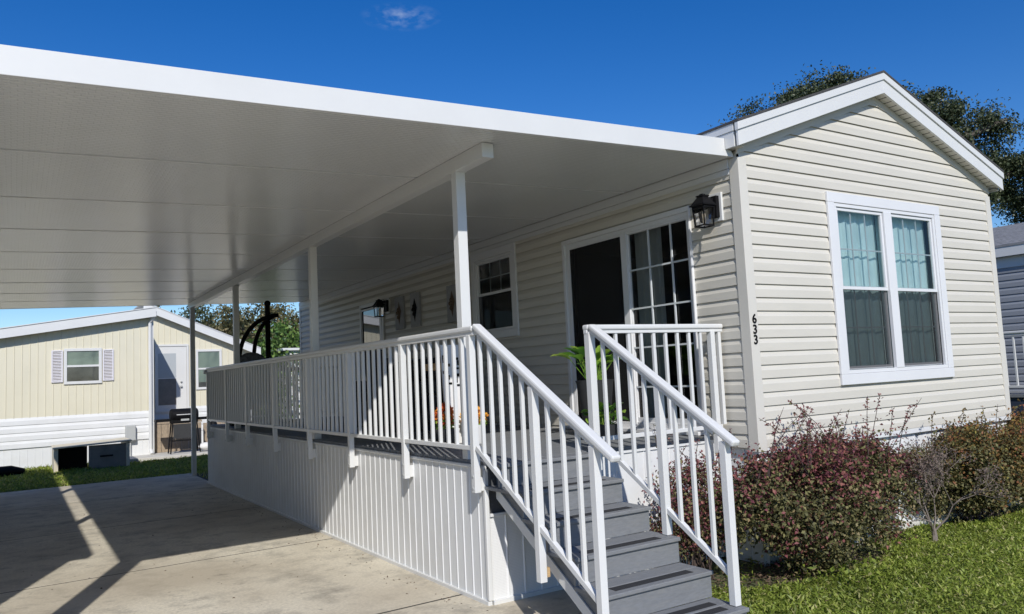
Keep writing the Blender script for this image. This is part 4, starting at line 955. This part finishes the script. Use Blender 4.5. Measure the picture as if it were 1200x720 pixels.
# ------------------------------------------------------------------ vegetation
def shrub(par, c, rx, ry, z0, z1, n, mats, wts, leaf=.028, sprays=0, spray_h=.5, seed=0, clumps=70, lobes=None, sig=.07):
    R = np.random.default_rng(seed)
    c = np.array(c)
    # clump centres through an egg-shaped volume, biased outwards
    d = R.normal(size=(clumps, 3)); d /= np.linalg.norm(d, axis=1, keepdims=True)
    rad = R.uniform(.35, 1.0, (clumps, 1)) ** .6
    zc, zh = (z0 + z1) / 2, (z1 - z0) / 2
    K = np.array([c[0], c[1], zc]) + d * rad * np.array([rx, ry, zh])
    if lobes:
        lb = np.array(lobes); pr = lb[:, 3] * lb[:, 4] * lb[:, 5]; q = R.choice(len(lb), clumps, p=pr / pr.sum())
        K = lb[q, :3] + d * rad * lb[q, 3:]
    mb = MB()
    base = Vector((c[0], c[1], -.06))
    for k in K[:: max(1, clumps // 36)]:
        b = base + Vector((R.uniform(-.18, .18) * rx * 2, R.uniform(-.1, .1), 0)); k = Vector(k)
        mid = b.lerp(k, .5) + Vector((R.normal(0, .05), R.normal(0, .05), .08))
        mb.tube([b, mid, k], [.008, .006, .003], 5)
    idx = R.integers(0, clumps, n)
    P = K[idx] + R.normal(size=(n, 3)) * np.array([1.15, 1, .75]) * sig * R.uniform(.7, 1.35, (clumps, 1))[idx]
    hgt = (P[:, 2] - z0) / (z1 - z0)
    tips = []
    for s_ in range(sprays):
        b = Vector((c[0] + R.uniform(-rx, rx) * .85, c[1] + R.uniform(-ry, ry) * .7, z1 - R.uniform(.12, .3)))
        lean = Vector((R.normal(0, .28), R.normal(-.05, .22), 1)).normalized(); l = spray_h * R.uniform(.45, 1.15)
        bend = Vector((R.normal(0, .7), R.normal(0, .3), -.4)) * l * .5
        pts = [b + lean * l * t + bend * t * t for t in (0, .3, .55, .8, 1)]
        mb.tube(pts, [.004, .0035, .003, .0024, .0015], 5)
        for q in range(int(9 * l / .4) + 4):
            t = R.uniform(.1, 1); p = b + lean * l * t + bend * t * t
            tw = Vector((R.normal(0, 1), R.normal(0, 1), R.normal(.1, .4))).normalized() * R.uniform(.01, .11) * (1.15 - t)
            if tw.length > .04: mb.tube([p, p + tw], [.0016, .001], 4)
            for e in range(2): tips.append(p + tw * R.uniform(.3, 1))
    if tips:
        T = np.array([tuple(t) for t in tips]); P = np.concatenate([P, T]); hgt = np.concatenate([hgt, np.full(len(T), 1.05)])
    n2 = len(P)
    D = R.normal(size=(n2, 3)); D[:, 2] += .25; D /= np.linalg.norm(D, axis=1, keepdims=True)
    Nn = R.normal(size=(n2, 3)); Nn[:, 2] += 1.1; Nn[:, 1] -= .4
    P[:, 2] = np.maximum(P[:, 2], .03)
    wp = np.clip(wts(P, hgt, R), 0, 1); mi = (R.uniform(size=n2) > wp).astype(np.int32)
    L_ = np.full(n2, leaf); L_[n:] = leaf * .72; mb.build('stem', M['stem'], par)
    np_mesh('foliage', kites(P, D, Nn, R.uniform(.7, 1.25, n2) * L_, R.uniform(.7, 1.2, n2) * L_ * .62), mats, par, mi)
def noise2(P, s, ph=0): return np.sin(P[:, 0] * s + ph) * np.sin(P[:, 2] * s * 1.3 + ph * 2) * np.sin(P[:, 1] * s * .8 + 1)
s1 = thing('shrub', 'large purple-leaved shrub beside the stairs at the house corner', 'shrub', (.3, -.15, 0), 'shrubs along the cream home')
shrub(s1, (.30, -.30), 1.10, .44, .06, 1.0, 44000, [M['loro_p'], M['loro_g']], lambda P, h, R: .08 + 1.15 * np.clip(h - .42, 0, 1) + .25 * noise2(P, 5), .037, 36, .6, 3, 215, [(.3, -.3, .64, 1.0, .40, .34), (-.4, -.3, .5, .42, .28, .3), (.15, -.55, .32, .5, .24, .28), (.95, -.22, .70, .48, .28, .27), (.95, -.4, .38, .45, .22, .28), (1.35, -.25, .62, .3, .2, .26)], .072)
s2 = thing('shrub', 'russet and green shrub at the right front corner of the cream home', 'shrub', (3.1, .0, 0), 'shrubs along the cream home')
shrub(s2, (3.05, -.2), 1.0, .38, .10, .90, 34000, [M['loro_r'], M['loro_g']], lambda P, h, R: .2 + .6 * np.clip(h - .3, 0, 1) + .25 * (P[:, 0] - 3.0) + .2 * noise2(P, 4, 1), .037, 22, .5, 5, 170, [(3.05, -.2, .56, .98, .38, .38), (2.5, -.1, .45, .45, .28, .38), (3.2, -.35, .28, .8, .25, .26), (3.6, -.3, .45, .55, .3, .36)], .058)
s3 = thing('shrub', 'thin shrub growing between the stair railing and the house wall', 'shrub', (-.75, .05, 0), 'shrubs along the cream home')
shrub(s3, (-.72, .12), .42, .2, .1, .95, 7000, [M['loro_p'], M['loro_g']], lambda P, h, R: .4 + .3 * h + 0 * P[:, 0], .03, 9, .5, 8, 40)
s4 = thing('shrub', 'reddish shrub past the house corner at the right edge', 'shrub', (4.6, -.2, 0), 'shrubs along the cream home')
shrub(s4, (4.55, -.15), .65, .4, .12, 1.02, 11000, [M['loro_r'], M['loro_g']], lambda P, h, R: .55 + .3 * h + 0 * P[:, 0], .04, 8, .3, 11, 70)
ll = 2600; P = np.stack([RNG.normal(.25, .75, ll), RNG.normal(-.25, .28, ll), RNG.uniform(-.04, -.015, ll)], 1); P = P[(P[:, 0] > -1.2) & (P[:, 1] < .2)]
M['litter'] = mat('fallen_leaf', (.1, .06, .04), .9, island=[(0, (.07, .045, .03)), (.6, (.16, .10, .065)), (1, (.26, .19, .12))])
D = rdir(len(P)); D[:, 2] *= .2; D /= np.linalg.norm(D, axis=1, keepdims=True)
o = stuff(np_mesh('leaf_litter', kites(P, D, rdir(len(P), 3), RNG.uniform(.015, .04, len(P)), RNG.uniform(.01, .022, len(P))), M['litter'])); tag(o, 'brown fallen leaves on the soil below the large shrub', 'leaf litter')
ll = 240; P = np.stack([RNG.uniform(-6, -2.5, ll), RNG.uniform(-1, 9, ll), np.full(ll, .004)], 1); k = RNG.uniform(size=ll) < .5; P[k, 0] = -2.5 - np.abs(RNG.normal(0, .12, k.sum())) - .03
D = rdir(ll); D[:, 2] *= .15; D /= np.linalg.norm(D, axis=1, keepdims=True)
o = stuff(np_mesh('leaf_litter', kites(P, D, rdir(ll, 3), RNG.uniform(.012, .032, ll), RNG.uniform(.008, .016, ll)), M['litter'])); tag(o, 'small dry leaves and grit scattered over the concrete driveway', 'leaf litter')
# withered shrub
ds = thing('withered_shrub', 'withered grey-brown small shrub with bare twigs between the two shrubs', 'shrub', (1.7, -.5, 0))
mb = MB(); R = np.random.default_rng(21); ends = []
c0 = Vector((1.72, -.47, -.05)); mb.tube([c0, c0 + Vector((.01, 0, .08)), c0 + Vector((0, 0, .14))], [.03, .025, .02], 8)
def grow(p, d, l, r, lv):
    q = p + d * l; m_ = p.lerp(q, .5) + Vector((R.normal(0, .04), R.normal(0, .04), R.normal(0, .02))) * l * 2
    mb.tube([p, m_, q], [r, r * .8, r * .6], 5)
    if lv == 0: ends.append(q); return
    ends.append(m_) if lv < 2 else None
    for k in range(3 if lv > 1 else 4):
        nd = (d * .85 + Vector((R.normal(0, .5), R.normal(0, .45), R.normal(.22, .3)))).normalized(); grow(q, nd, l * R.uniform(.55, .85), r * .58, lv - 1)
for dx, dz in ((-.85, .6), (-.5, .9), (-.15, 1), (.12, 1), (.3, .95)):
    grow(c0 + Vector((0, 0, .11)), Vector((dx, R.normal(0, .2), dz)).normalized(), .30, .009, 3)
mb.build('branches', M['twig'], ds)
E_ = np.array([tuple(e) for e in ends]); k = R.integers(0, len(E_), 2600); P = E_[k] + R.normal(0, .028, (2600, 3)); P = P[P[:, 2] > .42]
np_mesh('foliage', kites(P, rdir(len(P)), rdir(len(P), .8), R.uniform(.014, .03, len(P)), R.uniform(.008, .016, len(P))), M['dead'], ds)
# low weed clump
wd = thing('weed_clump', 'low green weed clump at the foot of the large shrub', 'plant', (.1, -.75, 0))
P = np.array([.12, -.72, 0]) + RNG.normal(size=(130, 3)) * np.array([.2, .08, .03]); P[:, 2] = np.abs(P[:, 2]) + .02
np_mesh('foliage', kites(P, rdir(130, .8), rdir(130, 1.2), RNG.uniform(.03, .055, 130), RNG.uniform(.02, .035, 130)), M['grass'], wd)

def tree(par, base, h, crown, n, leaf, lm, seed, trunk_r=.22, clumps=90, csz=.55, shape=None, lean=(0, 0)):
    """crown = list of (cx,cy,cz,rx,ry,rz) ellipsoids relative to base."""
    R = np.random.default_rng(seed); base = Vector(base); mb = MB()
    cz0 = min(c[2] - c[5] for c in crown)
    top = base + Vector((lean[0], lean[1], max(cz0, .25 * h) + .15 * h))
    mb.tube([base - Z * .1, base.lerp(top, .4) + Vector((.05, .03, 0)), top], [trunk_r * 1.25, trunk_r, trunk_r * .8], 10)
    vol = np.array([c[3] * c[4] * c[5] for c in crown]); pr = vol / vol.sum()
    K = []
    for i in range(clumps):
        c = crown[R.choice(len(crown), p=pr)]; d = R.normal(size=3); d /= np.linalg.norm(d)
        rr = R.uniform(.25, 1.0) ** .45
        K.append(np.array(base) + np.array(c[:3]) + d * rr * np.array(c[3:]))
    K = np.array(K)
    limbs = []
    for c in crown:
        e = base + Vector(c[:3]); m_ = top.lerp(e, .5) + Vector((R.normal(0, .1), R.normal(0, .1), .12)) * h * .25
        mb.tube([top - Z * .2, m_, e], [trunk_r * .7, trunk_r * .45, trunk_r * .22], 7); limbs += [top.lerp(m_, .6), m_, m_.lerp(e, .5), e]
    for k in K:
        k = Vector(k); b = min(limbs, key=lambda q: (q - k).length + R.uniform(0, .4)); m_ = b.lerp(k, .5) + Vector((R.normal(0, .1), R.normal(0, .1), R.normal(0, .1)))
        mb.tube([b, m_, k], [trunk_r * .16, trunk_r * .1, trunk_r * .03], 5)
    mb.build('trunk', M['bark'], par, smooth=True)
    idx = R.integers(0, clumps, n); ax = R.normal(size=(clumps, 3)); ax[:, 2] *= .5; ax /= np.linalg.norm(ax, axis=1, keepdims=True)
    sz = csz * R.uniform(.55, 1.25, clumps)
    P = K[idx] + np.clip(R.normal(size=(n, 3)), -1.7, 1.7) * sz[idx][:, None] * np.array([.5, .5, .34]) + ax[idx] * (np.clip(R.normal(size=(n, 1)), -1.5, 1.5) * sz[idx][:, None] * .75)
    D = R.normal(size=(n, 3)); D /= np.linalg.norm(D, axis=1, keepdims=True); Nn = R.normal(size=(n, 3)); Nn[:, 2] += .8
    np_mesh('crown', kites(P, D, Nn, R.uniform(.7, 1.3, n) * leaf, R.uniform(.7, 1.2, n) * leaf * .6), lm, par)

def px(x, y, dist):
    d = r_ * ((x - 600) / 917.1) + u_ * (-(y - 360) / 917.1) + f_
    return Vector((-5.3998, -4.6317, 1.67)) + d * dist
# oak behind the cream home: lobes laid along the crown seen over the roof
ok_b = px(1035, 175, 25); ok_b.z = 0
oak = thing('oak_tree', 'tall dark oak rising behind the roof of the cream home', 'tree', ok_b)
lob = []
for (x, y, rx, rz, dd) in ((905, 160, 1.3, .85, 24), (960, 125, 1.25, .8, 25), (1030, 140, 1.5, .95, 26), (1088, 132, 1.0, .6, 25), (1125, 165, 1.25, .85, 25), (1110, 225, 1.3, 1.0, 25), (1190, 205, 1.15, .7, 25), (1180, 140, .6, .3, 24), (1000, 205, 1.9, 1.5, 27), (880, 190, 1.0, .8, 25), (1230, 240, 1.2, 1.0, 26)):
    q = px(x, y, dd) - ok_b; lob.append((q.x, q.y, q.z, rx, rx, rz))
tree(oak, ok_b, 9.5, lob, 170000, .095, M['oak'], 4, .26, 360, .52)
bgt = 'trees behind the tan home'
def bg_tree(x, y, dist, rx, rz, n, m_, seed, label, low=1.5):
    b = px(x, y, dist); top = b.z; b.z = 0
    t = thing('tree', label, 'tree', b, bgt)
    tree(t, b, top, [(0, 0, top - rz, rx, rx, rz), (rx * .4, -.3, top - rz * 1.7, rx * .8, rx * .8, rz * .8), (-rx * .5, .2, top - rz * 1.8, rx * .7, rx * .7, rz * .7)], n, .16, m_, seed, .2, 90, .55)
bg_tree(205, 358, 40, 2.6, 2.0, 14000, M['tree_a'], 31, 'dark tree behind the tan home roof peak, leftmost of the background trees')
bg_tree(252, 362, 38, 2.2, 1.9, 14000, M['tree_a'], 32, 'dark tree behind the right roof slope of the tan home')
bg_tree(300, 352, 36, 2.4, 2.1, 15000, M['tree_b'], 33, 'rust-tinged olive tree behind the hanging chair')
bg_tree(326, 378, 30, 1.5, 1.9, 12000, M['tree_c'], 34, 'fresh green tree right of the hanging chair pole')
bg_tree(346, 372, 31, 1.0, 2.2, 9000, M['tree_b'], 35, 'slim olive tree next to the far corner of the cream home')
bg_tree(279, 372, 42, 2.2, 2.0, 9000, M['tree_a'], 36, 'dark tree between the roof slope and the rust-tinged tree')
bg_tree(415, 380, 40, 3.0, 2.4, 6000, M['tree_a'], 37, 'dark tree hidden mostly behind the cream home')
hb = thing('hedge', 'dense green hedge between the tan home and the background trees', 'hedge', (3, 27, 0))
P = np.stack([RNG.uniform(.6, 9, 16000), RNG.uniform(26.3, 27.6, 16000), RNG.uniform(0, 1, 16000) ** .7 * (2.9 + .5 * np.sin(np.linspace(0, 1, 16000)))], 1); P[:, 2] += .35 * np.sin(P[:, 0] * 2.1) * (P[:, 2] > 1.5)
np_mesh('foliage', kites(P, rdir(16000), rdir(16000, .8), RNG.uniform(.1, .18, 16000), RNG.uniform(.06, .11, 16000)), M['tree_c'], hb)
mb = MB()
for i in range(9): mb.tube([(1 + i, 27, -.05), (1 + i, 27, 1.6)], .05, 6)
mb.build('trunk', M['bark'], hb)
ws = thing('shed', 'white slatted shed corner beside the far corner of the cream home', 'shed', (3.6, 24, 0))
mb = MB(); lap(mb, (2.95, 24.0, 0), (1, 0, 0), (0, -1, 0), [i * .2 for i in range(15)], lambda z: (0, 2.5), h=.2); mb.box(2.97, 5.4, 24.03, 26, 0, 2.95); mb.build('wall', M['skirt'], ws)
mb = MB(); mb.box(2.8, 5.6, 23.85, 26.2, 2.96, 3.05); mb.build('roof', M['white'], ws, bevel=.01)
